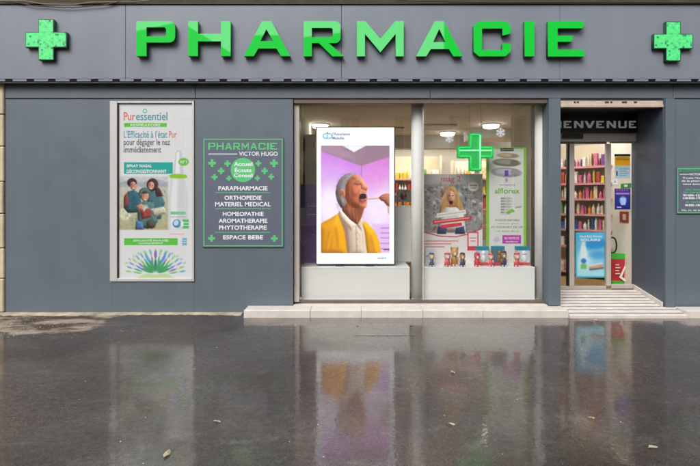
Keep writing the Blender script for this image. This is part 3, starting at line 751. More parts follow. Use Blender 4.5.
# spray bottle
p.poly([(175.4, 153), (177.2, 150.4), (180, 150.4), (182.2, 153), (184, 178), (173, 178)], (206, 208, 212), .6); p.poly([(176.6, 153), (178, 151.8), (179, 152), (180, 178), (175, 178)], (236, 237, 240), .6)
p.rect(169.8, 186.4, 174.6, 178, (150, 204, 60)); p.ell(178.2, 176.3, 9, 2.4, (146, 202, 52), 3, .5)
p.poly([(171, 178.4), (185, 178.4), (187.6, 196), (188, 229), (168, 229), (168.6, 196)], (212, 214, 218), .7); p.poly([(173, 179), (178, 179), (177, 229), (170.6, 229), (171, 196)], (232, 233, 236), 1.5)
p.rect(170.5, 185.6, 211.6, 214.4, (120, 200, 150)); p.rect(170, 186, 216.6, 217.2, (150, 170, 165))
p.ell(183.6, 161.8, 5.2, 4, (110, 196, 70), 0, .5)
p.ell(176.8, 223.6, 4.2, 4.2, (70, 140, 196), 0, .6); p.ell(176.2, 222.8, 2.4, 2.8, (200, 222, 238), 30, .6); p.rect(182.4, 188.8, 219.4, 228.4, (90, 190, 110)); p.line([(183, 222.5), (188.5, 222.5)], .7, (230, 240, 230)); p.line([(183, 225.4), (188.5, 225.4)], .7, (230, 240, 230)); p.ell(182, 224, 1.6, 3.4, (226, 240, 232), 0, .5)
p.line([(170, 234.2), (184, 234.2)], .5, (220, 150, 140))
p.rect(124.2, 177.6, 238.2, 245.2, (96, 196, 70)); p.rect(182.2, 186.8, 238, 245.4, (120, 184, 206)); p.line([(183, 240.5), (186, 240.5)], .5, (240, 245, 248)); p.line([(183, 242.5), (186, 242.5)], .5, (240, 245, 248))
# flower fan
for i, a in enumerate(np.linspace(-80, 80, 17)):
    for rr, sz, cc in ((18, 4.2, [(120, 196, 90), (60, 170, 150), (90, 140, 210), (150, 110, 190)][i % 4]), (27, 3.0, [(150, 206, 120), (100, 180, 190), (126, 150, 214)][i % 3]), (33, 1.6, [(170, 210, 150), (140, 200, 210)][i % 2])):
        if abs(a) > 60 and rr > 30: continue
        x = 155.5 + rr * 1.02 * math.sin(R(a)); y_ = 275.4 - rr * .86 * math.cos(R(a)) * (1 - .12 * (rr > 30))
        p.ell(x, y_, .9, sz, cc, a, .6, .9)
for a in (-70, -55, -38, -20, 0, 20, 38, 55, 70):
    p.ell(155.5 + 9 * math.sin(R(a)), 273.4 - 8 * math.cos(R(a)), 1.5, 6, (52, 158, 92) if abs(a) > 10 else (34, 130, 110), a, .6, .9)
p.ell(155.5, 254.5, 1.5, 4, (150, 110, 190), 0, .6); p.ell(147.2, 258, 1.2, 5.4, (90, 170, 220), -24, .6); p.ell(163.8, 258, 1.2, 5.4, (90, 150, 220), 24, .6)
p.poly([(136, 278), (146, 273.5), (155.5, 275), (165, 273.5), (176, 278)], (190, 214, 160), 1)
pr = obj('sheet', p.mesh('sheet'), PRINT, pc)
INK = {}
def ink(r, g, b): 
    k = 'ink_%d_%d_%d' % (r, g, b)
    return mat(k, s8(r, g, b), .45)
LYp = .0105
lettering(pc, [('Pur', 123.6, 135.2, 112.0, 120.4, .012)], LYp, ink(226, 110, 84))
lettering(pc, [('essentiel', 136.0, 167.4, 112.0, 120.4, .012)], LYp, ink(74, 150, 160))
lettering(pc, [('RESPIRATOIRE', 130.6, 160.6, 123.9, 126.1, .02), ('SPRAY NASAL', 126.6, 152.0, 164.4, 167.4, .025), ('DÉCONGESTIONNANT', 126.6, 166.4, 168.8, 173.0, .025), ('N°1', 180.6, 186.8, 160.4, 163.4, .02), ('EFFICACITÉ PROUVÉE', 133.5, 168.5, 239.2, 241.6, .02), ('CLINIQUEMENT', 138.5, 163.0, 242.4, 244.4, .02)], LYp, ink(236, 240, 238))
lettering(pc, [("L'Efficacité à l'état", 123.6, 167.2, 130.6, 137.8, .01)], LYp, ink(92, 160, 178))
lettering(pc, [('Pur', 168.9, 176.6, 131.0, 137.6, .01)], LYp, ink(228, 120, 96))
lettering(pc, [('pour dégager le nez', 123.6, 170.0, 138.8, 147.0, .012), ('immédiatement', 123.6, 161.2, 146.4, 152.6, .012)], LYp, ink(104, 104, 112))
obj('cover_glass', bx(PX(117.5), PX(192.1), -.006, -.003, PZ(278.15), PZ(103.25)), GLASS_D, pc)

# ------------------------------------------------------------------ green and grey plaques
PLG = mat('plaque_grey', s8(92, 98, 114), .45, noise=.03)
PGR = mat('plaque_green', s8(86, 186, 116), .5)
PWH = mat('plaque_white', s8(226, 230, 234), .5)
def plaque(x0, x1, y0, y1, label, group):
    yP = -.012
    root = thing('wall_plaque', (PX((x0 + x1) / 2), -.006, PZ(y1)), label, 'sign', group)
    obj('board', bx(PX(x0), PX(x1), yP, .0025, PZ(y1), PZ(y0), .002), PLG, root)
    t = .9; b0 = .9
    for r_ in ((x0 + b0, x1 - b0, y0 + b0, y0 + b0 + t), (x0 + b0, x1 - b0, y1 - b0 - t, y1 - b0), (x0 + b0, x0 + b0 + t, y0 + b0 + t, y1 - b0 - t), (x1 - b0 - t, x1 - b0, y0 + b0 + t, y1 - b0 - t)):
        obj('border', bx(PX(r_[0], yP), PX(r_[1], yP), yP - .0015, yP - .0002, PZ(r_[3], yP), PZ(r_[2], yP)), PGR, root)
    return root, yP - .002
def wide_word(parent, word, px0, px1, py0, py1, y, m, name='lettering', gap=.16, depth=0.0015):
    """extended capitals from the same glyph outlines as the big sign"""
    ws = {'I': .30}; G = dict(GLY); x = 0; loops = []
    tot = sum(ws.get(c, 1.0) for c in word) + gap * (len(word) - 1)
    u = (px1 - px0) / tot
    for ch in word:
        g = G[ch]; w_ = ws.get(ch, 1.0)
        ax = [q[0] for q in g[0]]; ay = [q[1] for q in g[0]]
        for lp in g:
            loops.append([(PX(px0 + u * (x + w_ * (q[0] - min(ax)) / (max(ax) - min(ax))), y), PZ(py0 + (py1 - py0) * (q[1] - min(ay)) / (max(ay) - min(ay)), y)) for q in lp])
        x += w_ + gap
    me = curve_mesh(loops, depth); me.transform(Matrix.Translation((0, y, 0)))
    return obj(name, me, m, parent)
# more extended capitals, drawn on a 100 x 100 field
GLY['N'] = [[(0, 0), (26, 0), (76, 66), (76, 0), (100, 0), (100, 100), (76, 100), (24, 32), (24, 100), (0, 100)]]
GLY['V'] = [[(0, 0), (26, 0), (50, 68), (74, 0), (100, 0), (64, 100), (36, 100)]]
GLY['U'] = [[(0, 0), (24, 0), (24, 80), (76, 80), (76, 0), (100, 0), (100, 88), (88, 100), (12, 100), (0, 88)]]
GLY['B'] = [[(0, 0), (88, 0), (100, 12), (100, 40), (92, 48), (100, 56), (100, 88), (88, 100), (0, 100)], [(24, 20), (24, 40), (76, 40), (76, 20)], [(24, 58), (24, 80), (76, 80), (76, 58)]]

pl, yT = plaque(202.6, 283.6, 138.0, 247.2, 'grey plaque with green border listing the pharmacy services', 'pharmacy plaques')
wide_word(pl, 'PHARMACIE', 208.2, 277.4, 142.8, 149.8, yT, PGR)
obj('rule', bx(PX(208.6), PX(237.4), yT - .0005, yT + .0005, PZ(154.5), PZ(153.7)), PWH, pl)
lettering(pl, [('VICTOR HUGO', 239, 277.8, 151.6, 155.8, .012)], yT, PWH)
b = bmesh.new(); c = at(243.0, 170.0, yT)
bmesh.ops.create_circle(b, cap_ends=True, segments=40, radius=12.2 * 6 / F); bmesh.ops.transform(b, matrix=Matrix.Translation(c) @ Matrix.Rotation(R(90), 4, 'X'), verts=b.verts)
obj('roundel', b, PGR, pl)
yT2 = yT - .001
lettering(pl, [('Accueil', 234.0, 252.6, 162.0, 166.0, .02), ('Écoute', 234.8, 251.6, 167.2, 172.2, .02), ('Conseil', 234.0, 252.6, 173.4, 177.2, .02)], yT2, PWH)
for (cx, cy, r_) in ((212.2, 163.2, 3.9), (227.6, 163.6, 3.2), (221.2, 171.0, 3.4), (214.6, 177.2, 3.1), (229.0, 178.4, 2.7), (258.4, 163.4, 3.0), (274.0, 163.2, 4.0), (264.6, 171.0, 3.4), (257.4, 178.2, 2.7), (271.2, 176.8, 2.9), (211.6, 238.4, 3.5), (274.4, 238.6, 3.4)):
    lp = [(PX(x, yT), PZ(y_, yT)) for x, y_ in cross_loop(cx, cy, r_, r_, r_ * .36, r_ * .36)]
    me = curve_mesh([lp], .0015); me.transform(Matrix.Translation((0, yT, 0))); obj('small_cross', me, PGR, pl)
lettering(pl, [('PARAPHARMACIE', 218.4, 267.6, 186.0, 190.4, .022), ('ORTHOPEDIE', 224.4, 261.6, 195.6, 200.0, .022), ('MATERIEL MEDICAL', 215.2, 270.8, 202.0, 206.4, .022),
               ('HOMEOPATHIE', 222.8, 263.6, 211.8, 216.0, .022), ('AROMATHERAPIE', 218.6, 267.4, 218.6, 222.9, .022), ('PHYTOTHERAPIE', 219.0, 266.8, 225.4, 229.8, .022), ('ESPACE', 223.2, 245.6, 235.2, 239.4, .022), ('BEBE', 248.2, 263.0, 235.2, 239.4, .022)], yT, PWH)
for y_ in (192.7, 208.8, 232.4):
    obj('rule', bx(PX(215.6), PX(270.4), yT - .0005, yT + .0005, PZ(y_ + .35), PZ(y_ - .35)), PGR, pl)

pl2, yT = plaque(676.4, 726, 167.2, 213.8, 'smaller grey opening hours plaque with green border at the right edge', 'pharmacy plaques')
obj('header', bx(PX(678), PX(724.4), yT - .0005, yT + .0003, PZ(172.2), PZ(169.4)), mat('plaque_dark_green', s8(70, 140, 100), .5), pl2)
wide_word(pl2, 'PHARMACIE', 681.6, 721, 169.9, 171.8, yT - .0015, PLG)
obj('rule', bx(PX(679), PX(688), yT - .0005, yT + .0005, PZ(174.6), PZ(174.1)), PWH, pl2)
lettering(pl2, [('VICTOR HUGO', 689, 712, 173.2, 175.2, .015), ("Toute l'équipe", 682.6, 708, 177.0, 179.2, .02), ('de la pharmacie', 681.4, 709, 180.0, 182.2, .02), ('vous accueille', 682.6, 708, 183.0, 185.0, .02),
                ('9H00-12H30', 683, 708, 194.2, 196.4, .03), ('14H00-19H30', 683, 708, 197.0, 199.2, .03), ('9H00-19H00', 685, 706, 204.2, 206.4, .03), ('TEL 01 45 00 00 00', 681, 711, 209.6, 211.0, .02)], yT, PWH)
lettering(pl2, [('du lundi', 685, 705, 188.6, 190.4, .02), ('au vendredi', 683, 708, 191.4, 193.0, .02), ('le samedi', 686, 704, 201.0, 202.8, .02)], yT, PGR)

# ------------------------------------------------------------------ BIENVENUE sign over the door
yB = DY - .03
ws = thing('welcome_sign', (PX(598, yB), yB, PZ(131.4, yB)), 'black panel with pale BIENVENUE lettering above the sliding door', 'sign')
obj('board', pbox(551, 637.4, 106.5, 132.9, yB, .02), BLACK, ws)
PALE = mat('pale_letter', s8(196, 200, 200), .4, emit=s8(200, 205, 205), es=.12)
yl = yB - .006
x0 = 549.4
for ch, a, c in (('B', 549.8, 557.8), ('I', 559.6, 561.4), ('E', 563.8, 571.4), ('N', 574.2, 583.2), ('V', 584.6, 594.8), ('E', 596.4, 604.0), ('N', 606.8, 615.8), ('U', 618.4, 626.6), ('E', 629.0, 636.0)):
    wide_word(ws, ch, a - (0), c, 120.9, 127.9, yl, PALE, 'letter', depth=.006)

# ------------------------------------------------------------------ display plinths and low dividers
yPl = .20
for a, c, lab in ((301.4, 409.6, 'wide white display plinth under the television'), (424.6, 534.8, 'white display plinth under the row of small toys')):
    root = thing('display_plinth', (PX((a + c) / 2, yPl), yPl + .25, .098), lab, 'plinth', 'white window plinths')
    x0, x1 = PX(a, yPl), PX(c, yPl)
    zt = PZ(267.2, yPl)
    obj('front', bx(x0, x1, yPl, yPl + .018, .099, zt - .018, .001), WHITE, root)
    obj('side', bx(x0, x0 + .018, yPl + .0185, yPl + .52, .099, zt - .018), WHITE, root)
    obj('side', bx(x1 - .018, x1, yPl + .0185, yPl + .52, .099, zt - .018), WHITE, root)
    obj('top', bx(x0 - .002, x1 + .002, yPl - .002, yPl + .52, zt - .0175, zt, .002), WHITE, root)
PLZ = PZ(267.2, yPl)
yDv = .735
tag(obj('low_divider', pbox(318, 412.5, 205.5, 262, yDv, .03, .004), WHITE_P), 'pale low divider panel behind the television', 'panel', 'window dividers')
tag(obj('low_divider', pbox(420, 520, 240, 262, yDv, .03, .004), WHITE_P), 'pale low divider panel behind the row of toys', 'panel', 'window dividers')

# ------------------------------------------------------------------ television with the throat swab picture
yTv = .30
tv = thing('television', (PX(355.5, yTv), yTv + .03, PLZ), 'tall portrait screen showing a man in yellow cardigan opening his mouth', 'television')
obj('casing', pbox(315.6, 395.2, 126.4, 264.8, yTv, .05, .004), mat('tv_casing', s8(72, 76, 82), .4, .3), tv)
p = Print(316.6, 394.2, 127.4, 263.8, yTv - .002, 4.0, (250, 252, 255))
xl, xr, yt, yb = 321.0, 389.6, 145.6, 253.0
p.grad(xl, xr, yt, yb, (206, 120, 226), (236, 214, 246))
p.grad(361, xr, yt, 205, (214, 104, 208), (232, 196, 244), horiz=False)
p.ell(326, 190, 22, 26, (222, 176, 240), 0, 20, .8); p.ell(330, 205, 12, 20, (248, 240, 252), 0, 10, .9)
p.ell(378, 208, 16, 22, (246, 232, 250), 0, 14, .9)
p.ell(374, 178, 9, 18, (226, 140, 222), 0, 8, .5)
p.poly([(xl, yt), (xr, yt), (xr, 157), (363, 165.4), (359, 165.4), (xl, 151)], (158, 128, 146), .8)
p.poly([(xl, yt), (342, yt), (354, 158), (340, 157), (xl, 150.5)], (176, 140, 166), 2.5, .8)
p.poly([(366, yt), (xr, yt), (xr, 156), (362, 164)], (150, 118, 140), 2.5, .7)
p.line([(361.4, 164), (361.4, 180)], 1.0, (150, 100, 160), 1, .6)
p.poly([(342.4, yt), (366.0, yt), (354.0, 152.2)], (246, 244, 250), 1.0)
# cabinet drawers lower right
p.rect(372, xr, 224, yb, (226, 184, 238), 1.5, .8)
for y_ in (228, 233, 238, 243.4, 248.8): p.line([(381, y_), (389, y_)], 1.1, (172, 120, 190), .6, .8)
p.line([(384, 249.6), (389, 249.6)], 1.2, (90, 70, 90), .5)
# clothes
p.inflate([(xl - 3, 225), (329, 219), (338.4, 213.4), (345, 232), (348.4, 256), (xl - 3, 256)], (246, 170, 10), 9, sm=1.6, amb=.5, dif=.62)
p.inflate([(360, 219.4), (367, 223), (374.6, 231), (379.6, 242), (381.4, 256), (365.6, 256), (362.6, 236)], (248, 176, 14), 7, sm=1.4, amb=.5, dif=.62)
for q in range(26):
    x = 321.5 + q; p.line([(x, 222 + rng.uniform(-1, 2)), (x + rng.uniform(-.5, .5), yb)], .35, (196, 120, 0), .5, .22)
for q in range(15):
    x = 364 + q * 1.1; p.line([(x - 2, 226 + q * .7), (x, yb)], .35, (200, 124, 0), .5, .25)
for (a_, b_) in (((329, 232), (325, 251)), ((336, 228), (338, 246)), ((371, 236), (374, 250)), ((332, 240), (330, yb))): p.line([a_, b_], 2.0, (170, 96, 0), 2.4, .40); 
p.line([(338.6, 214), (345.4, 232), (348, yb)], 1.6, (150, 86, 10), 1.6, .55)
p.inflate([(339, 211.0), (344, 214), (352, 221), (357, 225), (361, 218), (364.6, 232), (367.4, 256), (347.8, 256), (344.8, 231), (338.4, 214)], (236, 216, 196), 8, sm=1.4, amb=.55, dif=.52)
p.inflate([(338.4, 210.4), (342, 209.8), (355.6, 224.6), (351.6, 230.6), (340, 217.4)], (246, 230, 212), 3, sm=.7, amb=.55, dif=.55); p.inflate([(361, 217.6), (363.2, 221), (361.6, 230.6), (356.8, 224.8)], (240, 224, 206), 2.2, sm=.6, amb=.55, dif=.5)
p.line([(340.4, 218.2), (351.6, 231)], 1.0, (150, 120, 100), 1.0, .55); p.line([(361.6, 231), (357, 225.6)], .8, (150, 120, 100), .9, .5); p.line([(355.9, 226), (356.6, yb)], 1.0, (150, 122, 104), .9, .6)
for x in (349.5, 352, 359.6, 362.4): p.line([(x, 234), (x + .8, yb)], .9, (190, 164, 144), 1.2, .45)
for y_ in (232.4, 239, 246): p.ell(357.4, y_, .45, .45, (120, 96, 84), 0, .4, .9)
# neck, in the shade of the jaw
p.inflate([(341.4, 203), (347, 197), (358.6, 203), (364.4, 207), (361.6, 217), (357.4, 225), (350, 219.6), (342.2, 211)], (204, 116, 76), 7, sm=1.2, amb=.36, dif=.62)
p.ell(357.6, 211, 4.6, 6.5, (112, 50, 32), 15, 5, .6)
for (a_, b_) in (((346.4, 205), (349.6, 218)), ((351.6, 209), (353.2, 220)), ((355.2, 211), (356, 222))): p.line([a_, b_], .9, (116, 54, 34), 1.2, .40); p.line([(a_[0] + 1.4, a_[1]), (b_[0] + 1.4, b_[1])], .7, (236, 160, 116), 1.0, .35)
# hair mass
hp = [(340.6, 207.6), (337.0, 201), (335.4, 193), (336.6, 185), (340, 178.6), (345, 174.4), (350.6, 172.8), (356.4, 173.6), (352, 179), (347.6, 186), (346.4, 194), (346.6, 203), (344, 208)]
p.inflate(hp, (170, 164, 168), 7, sm=1.0, amb=.36, dif=.70)
for _ in range(170):
    t_ = rng.uniform(0, 1); a_ = R(205 - 105 * t_); rr = rng.uniform(.80, 1.02); x_, y_ = 349.5 + 13.6 * rr * math.cos(a_), 191.5 - 18.0 * rr * math.sin(a_) + rng.uniform(0, 14) * (t_ < .3)
    if x_ < 335.8 or (x_ > 347 and y_ > 180): continue
    dx, dy = -math.sin(a_) * 1.5, -math.cos(a_) * 2.0 
    p.line([(x_, y_), (x_ + dx * .6 - .3, y_ - dy * .6 + .6)], .28, [(226, 224, 228), (92, 86, 92), (190, 186, 190), (120, 114, 118)][rng.integers(4)], .35, .5)
# head, tipped back and turned to the right
hd = [(345.6, 186), (348.0, 180.4), (352.2, 176.2), (356.6, 174.6), (360.6, 176.2), (363.4, 179.6), (364.8, 183.2), (367.6, 187.2), (368.0, 188.6), (366.6, 189.8), (367.2, 191.6), (366.0, 193.0), (367.2, 198.0), (367.0, 203.6), (364.4, 208.4), (360.2, 209.6), (354.8, 208.0), (348.6, 204.4), (345, 198)]
p.inflate(hd, (236, 142, 106), 9.5, light=(.55, -.45, .62), sm=1.3, amb=.46, dif=.68, spec=.10)
p.inflate(epts(356.8, 178.6, 5.2, 3.2, 24), (236, 158, 122), 3.4, sm=1.2, amb=.45, dif=.66, soft=3.0, a=.7, spec=.08)
p.inflate([(359.8, 181.6), (363.8, 181.6), (367.8, 187.4), (367.4, 189.4), (363.4, 190.0), (361.0, 188.4)], (230, 142, 108), 2.6, sm=.7, amb=.42, dif=.68, soft=1.6, a=.8, spec=.10)
p.inflate(epts(355.0, 191.4, 4.4, 5.6, -12), (218, 124, 92), 4.4, sm=1.2, amb=.44, dif=.64, soft=3.2, a=.65)
p.ell(349.6, 199, 4, 6.5, (120, 56, 36), -30, 5.5, .50); p.ell(356, 206.4, 6, 2.4, (110, 50, 34), 18, 2.6, .45)
p.ell(357.2, 183.8, 3.6, 1.7, (140, 72, 52), 8, 2.0, .50)
p.line([(354.2, 183.4), (357.2, 184.6), (360.6, 183.8)], .55, (66, 36, 32), .5, .85); p.line([(353.4, 180.6), (357.4, 179.8), (361.2, 181.2)], .9, (176, 160, 156), .8, .75)
for (a_, b_, c_) in (((352.6, 185), (350.8, 187), (350.2, 189.4)), ((352.4, 186.4), (351.4, 188.6), (351.4, 190.6)), ((361.6, 187.6), (359.2, 191.4), (359.4, 196)), ((357.6, 192), (356.2, 197), (357.6, 203)), ((354.2, 177.8), (357.4, 176.4), (360.6, 177.6)), ((353, 179.4), (356.6, 177.8), (360.4, 179))):
    p.line([a_, b_, c_], .55, (128, 64, 46), .9, .42)
p.ell(365.9, 190.1, .7, .45, (90, 38, 32), 0, .5, .8)
p.inflate(epts(362.6, 197.6, 4.6, 6.2, 8), (214, 122, 100), 2.0, sm=.6, amb=.44, dif=.62, soft=1.2, a=.85); p.ell(362.8, 197.3, 3.4, 4.9, (46, 12, 14), 8, .8); p.inflate(epts(362.3, 200.6, 2.5, 1.8, 5), (196, 92, 92), 1.6, sm=.5, soft=.7); p.line([(360.4, 193.4), (363, 192.9), (365.2, 193.3)], .8, (232, 224, 212), .5, .9); p.line([(360.6, 202.4), (364.4, 202.4)], .5, (214, 200, 188), .6, .5)
p.inflate(epts(363.6, 206.0, 3.2, 2.4, -12), (222, 138, 102), 2.2, sm=.8, soft=1.6, a=.7)
p.inflate(epts(342.4, 193.2, 2.8, 4.4, -12), (226, 150, 120), 2.4, sm=.5, amb=.46, dif=.62, soft=.6); p.ell(342.7, 193.2, 1.2, 2.6, (140, 72, 58), -12, 1.0, .6); p.ell(342.2, 196.4, 1.0, 1.0, (232, 162, 134), 0, .8, .6)
# swab and hand
p.line([(364.6, 199.2), (381, 198.0)], 1.0, (224, 178, 140), .5); p.line([(365, 199.7), (381, 198.5)], .35, (150, 100, 76), .4, .7)
p.inflate([(378.6, 197.2), (382.4, 194.4), (387, 193.2), (392, 194.4), (392, 207.8), (386.8, 205.6), (384.0, 201.8), (380.6, 200.4)], (214, 132, 106), 4, sm=.9, amb=.42, dif=.66)
for (a_, b_) in (((380.6, 197.6), (386.4, 196.8)), ((382.2, 199.8), (387.2, 200.2)), ((384.4, 202.8), (388.4, 203.6))): p.line([a_, b_], .5, (130, 64, 50), .6, .65)
p.line([(388.2, 206), (388.6, 213)], 1.4, (196, 118, 104), .9, .7)
p.grain(.008, 5, xl, xr, yt, yb); p.grain(.016, .8, 334, 368, 172, 222); p.blur(.2)
p.rect(316.6, xl, 127.4, 263.8, (250, 252, 255), .2); p.rect(xr, 394.3, 127.4, 263.8, (250, 252, 255), .2); p.rect(316.6, 394.3, yb, 263.9, (250, 252, 255), .2); p.rect(316.6, 394.3, 127.3, yt, (250, 252, 255), .2)
# logo mark
for r0, a0, a1 in ((2.3, 60, 290),):
    p.line([(325.4 + r0 * math.cos(R(a)), 136 + r0 * math.sin(R(a))) for a in range(a0, a1, 15)], .8, (60, 160, 205), .5)
p.line([(329.4 + 2.4 * math.cos(R(a)), 136 + 2.4 * math.sin(R(a))) for a in range(-120, 110, 15)], .8, (60, 160, 205), .5); p.ell(327.3, 133.0, .9, .9, (60, 160, 205)); p.line([(327.2, 134.6), (327.5, 138.8)], .8, (60, 160, 205), .5)
obj('screen', p.mesh('screen'), SCREEN, tv)
EBL = mat('screen_blue_ink', (.01, .01, .02), .4, emit=s8(60, 150, 200), es=.6)
lettering(tv, [("l'Assurance", 332.2, 350.0, 132.4, 135.4, .02), ('Maladie', 332.2, 344.2, 136.6, 139.4, .02), ('ameli.fr', 377.6, 386.6, 257.0, 259.0, .02)], yTv - .0032, EBL)
for x in (340, 370):
    obj('foot', bx(PX(x - 4, yTv), PX(x + 4, yTv), yTv - .03, yTv + .1, PLZ + .0005, PLZ + .012, .003), DARK, tv)
    obj('neck', bx(PX(x - 1.2, yTv), PX(x + 1.2, yTv), yTv + .01, yTv + .04, PLZ + .0125, PZ(264.9, yTv)), DARK, tv)

# ------------------------------------------------------------------ green neon cross hung in the window
yN = .24
c = at(475.6, 171.5, yN)
nc = thing('neon_cross', (c.x, yN, c.z), 'glowing green neon tube cross hanging in the window', 'cross sign')
NEON_B = mat('cross_back', s8(20, 150, 70), .4, emit=s8(20, 205, 90), es=.3)
NEON = mat('neon_tube', s8(120, 240, 160), .4, emit=s8(140, 255, 180), es=.7)
lp = [(PX(x, yN), PZ(y_, yN)) for x, y_ in cross_loop(475.6, 152.0, 18.0, 19.0, 6.2, 6.0)]
me = curve_mesh([lp], .05); me.transform(Matrix.Translation((0, yN + .03, 0))); obj('housing', me, NEON_B, nc)
inner = cross_loop(475.6, 152.0, 16.4, 17.4, 4.6, 4.4)
pts = []
for i in range(12):
    a, c2 = inner[i], inner[(i + 1) % 12]
    for t in (0.06, .5, .94): pts.append(at(a[0] + (c2[0] - a[0]) * t, a[1] + (c2[1] - a[1]) * t, yN - .006))
obj('outer_tube', tube(pts, .010, 8, closed=True), mat('neon_rim', s8(30, 200, 90), .4, emit=s8(20, 225, 90), es=.4), nc)
obj('centre_tube', tube([at(480.2, 135.2, yN - .006), at(480.2, 169.0, yN - .006)], .010), NEON, nc)
obj('centre_tube', tube([at(459.5, 150.4, yN - .0062), at(491.6, 150.4, yN - .0062)], .010), NEON, nc)
for x in (469.6, 481.4):
    obj('hanging_wire', tube([at(x, 133.4, yN + .03), Vector((PX(x, yN), yN + .03, CZ - .001))], .0025, 6), mat('steel_wire', (.3, .3, .3), .4, .8), nc)
obj('mount', pbox(475, 479.6, 171.2, 174.4, yN + .01, .03, .003), ALU, nc)

# ------------------------------------------------------------------ snowflake stickers on the inside of the glass
yS = WY + .0115
for (cx, cy, r_, lab) in ((449.6, 138.4, 3.7, 'white snowflake sticker on the glass left of the neon cross'), (500.6, 132.4, 4.0, 'white snowflake sticker on the glass right of the neon cross')):
    c = at(cx, cy, yS); k = (DIST + yS) / F * r_ * 1.25; lp = []
    for arm in range(6):
        ca, sa = math.cos(R(60 * arm + 30)), math.sin(R(60 * arm + 30))
        for r1, t1 in ((.28, -.14), (.5, -.12), (.74, -.36), (.86, -.25), (.72, -.10), (1, -.10), (1, .10), (.72, .10), (.86, .25), (.74, .36), (.5, .12), (.28, .14)):
            lp.append((c.x + k * (r1 * ca - t1 * sa), c.z + k * (r1 * sa + t1 * ca)))
    b = curve_mesh([lp], .001); b.transform(Matrix.Translation((0, yS + .002, 0)))
    tag(obj('snowflake_sticker', b, mat('snow_white', (.85, .86, .88), .6, emit=(.8, .82, .85), es=.0)), lab, 'sticker', 'snowflake stickers')

# ------------------------------------------------------------------ hanging posters of the right bay
yM = .52
mp_ = thing('window_poster', (PX(452, yM), yM, PLZ), 'window poster of a shouting blonde woman under the red words mag 2', 'poster')
p = Print(421.8, 482.4, 174.0, 263.5, yM, 3.4, (232, 228, 228))
p.grad(421.8, 482.4, 174, 184.2, (190, 186, 186), (176, 172, 172))
p.rect(421.8, 482.4, 184.2, 233, (150, 148, 150), .5)
GR = [(196, 198, 202), (110, 114, 124), (160, 166, 176), (214, 216, 220), (84, 88, 98), (134, 128, 124), (176, 160, 140)]
p.clutter(422, 482, 185, 233, 210, 1.0, 3.4, GR, .75, .8)
p.clutter(430, 472, 185, 230, 34, 1.2, 3.0, [(176, 128, 80), (196, 150, 100), (140, 60, 56), (90, 110, 150)], .6, .8)
I_ = p.inflate
I_([(439.0, 213), (440.2, 206), (442.6, 197), (445.0, 190.4), (448.2, 186.8), (451.4, 186.0), (454.6, 187.0), (457.4, 190.8), (459.8, 197), (462.6, 205), (464.6, 212), (458, 211.6), (455, 208), (447, 208), (444, 212.4)], (206, 160, 98), 3.2, sm=.7, soft=1.2)
I_([(439, 214), (446, 207), (456, 207), (463.4, 213), (466, 232), (437, 232)], (232, 228, 226), 6, sm=1.2, soft=.9)
I_(epts(451.0, 197.2, 4.1, 6.3), (240, 186, 156), 4.4, sm=.9, soft=.8, spec=.04); p.ell(451, 202.2, 1.9, 2.4, (84, 26, 28), 0, .6); p.line([(449.8, 200.5), (452.2, 200.5)], .5, (236, 228, 222), .4, .9)
for sg in (-1, 1): p.ell(451.0 + sg * 1.8, 195.6, 1.0, .55, (66, 46, 44), 0, .5, .9); p.line([(451.0 + sg * 1.8 - 1, 193.6), (451.0 + sg * 1.8 + 1, 193.5)], .4, (160, 112, 76), .4, .8)
p.line([(451, 196), (451.3, 198.6)], .5, (206, 146, 120), .5, .8)
for _ in range(90):
    sg = rng.choice((-1, 1)); x_ = 451 + sg * rng.uniform(3.8, 5.0) ; y_ = rng.uniform(188, 200); x_ += sg * (y_ - 188) * .45; p.line([(x_ - sg * .6, y_), (x_, y_ + 3), (x_ + sg * rng.uniform(0, .6), y_ + 6)], .3, [(240, 206, 150), (150, 104, 56), (222, 182, 120)][rng.integers(3)], .35, .5)
I_([(438, 226), (447, 228), (446, 234), (437, 234)], (58, 74, 122), 3, sm=.8, soft=.8); I_([(456, 228), (464, 226), (465, 234), (455, 234)], (58, 74, 122), 3, sm=.8, soft=.8)
for _ in range(80):
    x_, y_ = rng.uniform(422, 482), rng.uniform(186, 232)
    if 437 < x_ < 464: continue
    w_, h_ = rng.uniform(1.5, 3.2), rng.uniform(1, 2); a_ = rng.uniform(-.6, .6)
    I_([(x_, y_), (x_ + w_, y_ + a_), (x_ + w_ - a_, y_ + h_), (x_ - a_, y_ + h_)], GR[rng.integers(len(GR))], .8, sm=.3, soft=.3, a=.9)
p.grain(.03, 1.2, 421, 483, 184, 233); p.blur(.18)
p.poly([(436.6, 213.6), (465.6, 209.6), (466.2, 213.8), (437.4, 217.8)], (238, 236, 236), .4)
p.poly([(432.4, 220.8), (471.4, 216.2), (471.8, 219.8), (433, 224.4)], (214, 46, 62), .4); p.poly([(441, 225), (461.6, 222.4), (462, 225.8), (441.6, 228.4)], (218, 56, 70), .4)
for k in range(13): p.line([(434.8 + k * 2.7, 221.9 - k * .32), (436.6 + k * 2.7, 221.7 - k * .32)], 1.0, (244, 214, 216), .4, .8)
for k in range(9): p.line([(438.6 + k * 2.9, 215.3 - k * .4), (440.6 + k * 2.9, 215.0 - k * .4)], .8, (170, 160, 164), .4, .8)
p.ell(473.4, 186.6, 5.4, 4.8, (222, 216, 216), 0, .5); p.line([(470, 185.4), (476.6, 185.4)], 1.2, (200, 90, 96), .5, .8); p.line([(471, 188), (475.6, 188)], .9, (190, 110, 114), .5, .8)
p.poly([(421.8, 232), (440, 236.4), (456, 237), (470, 234), (482.4, 228.4), (482.4, 263.5), (421.8, 263.5)], (234, 230, 230), .5)
p.line([(421.8, 231.6), (440, 236.2), (456, 236.8), (470, 233.8), (482.4, 228.2)], 1.0, (206, 56, 70), .5)
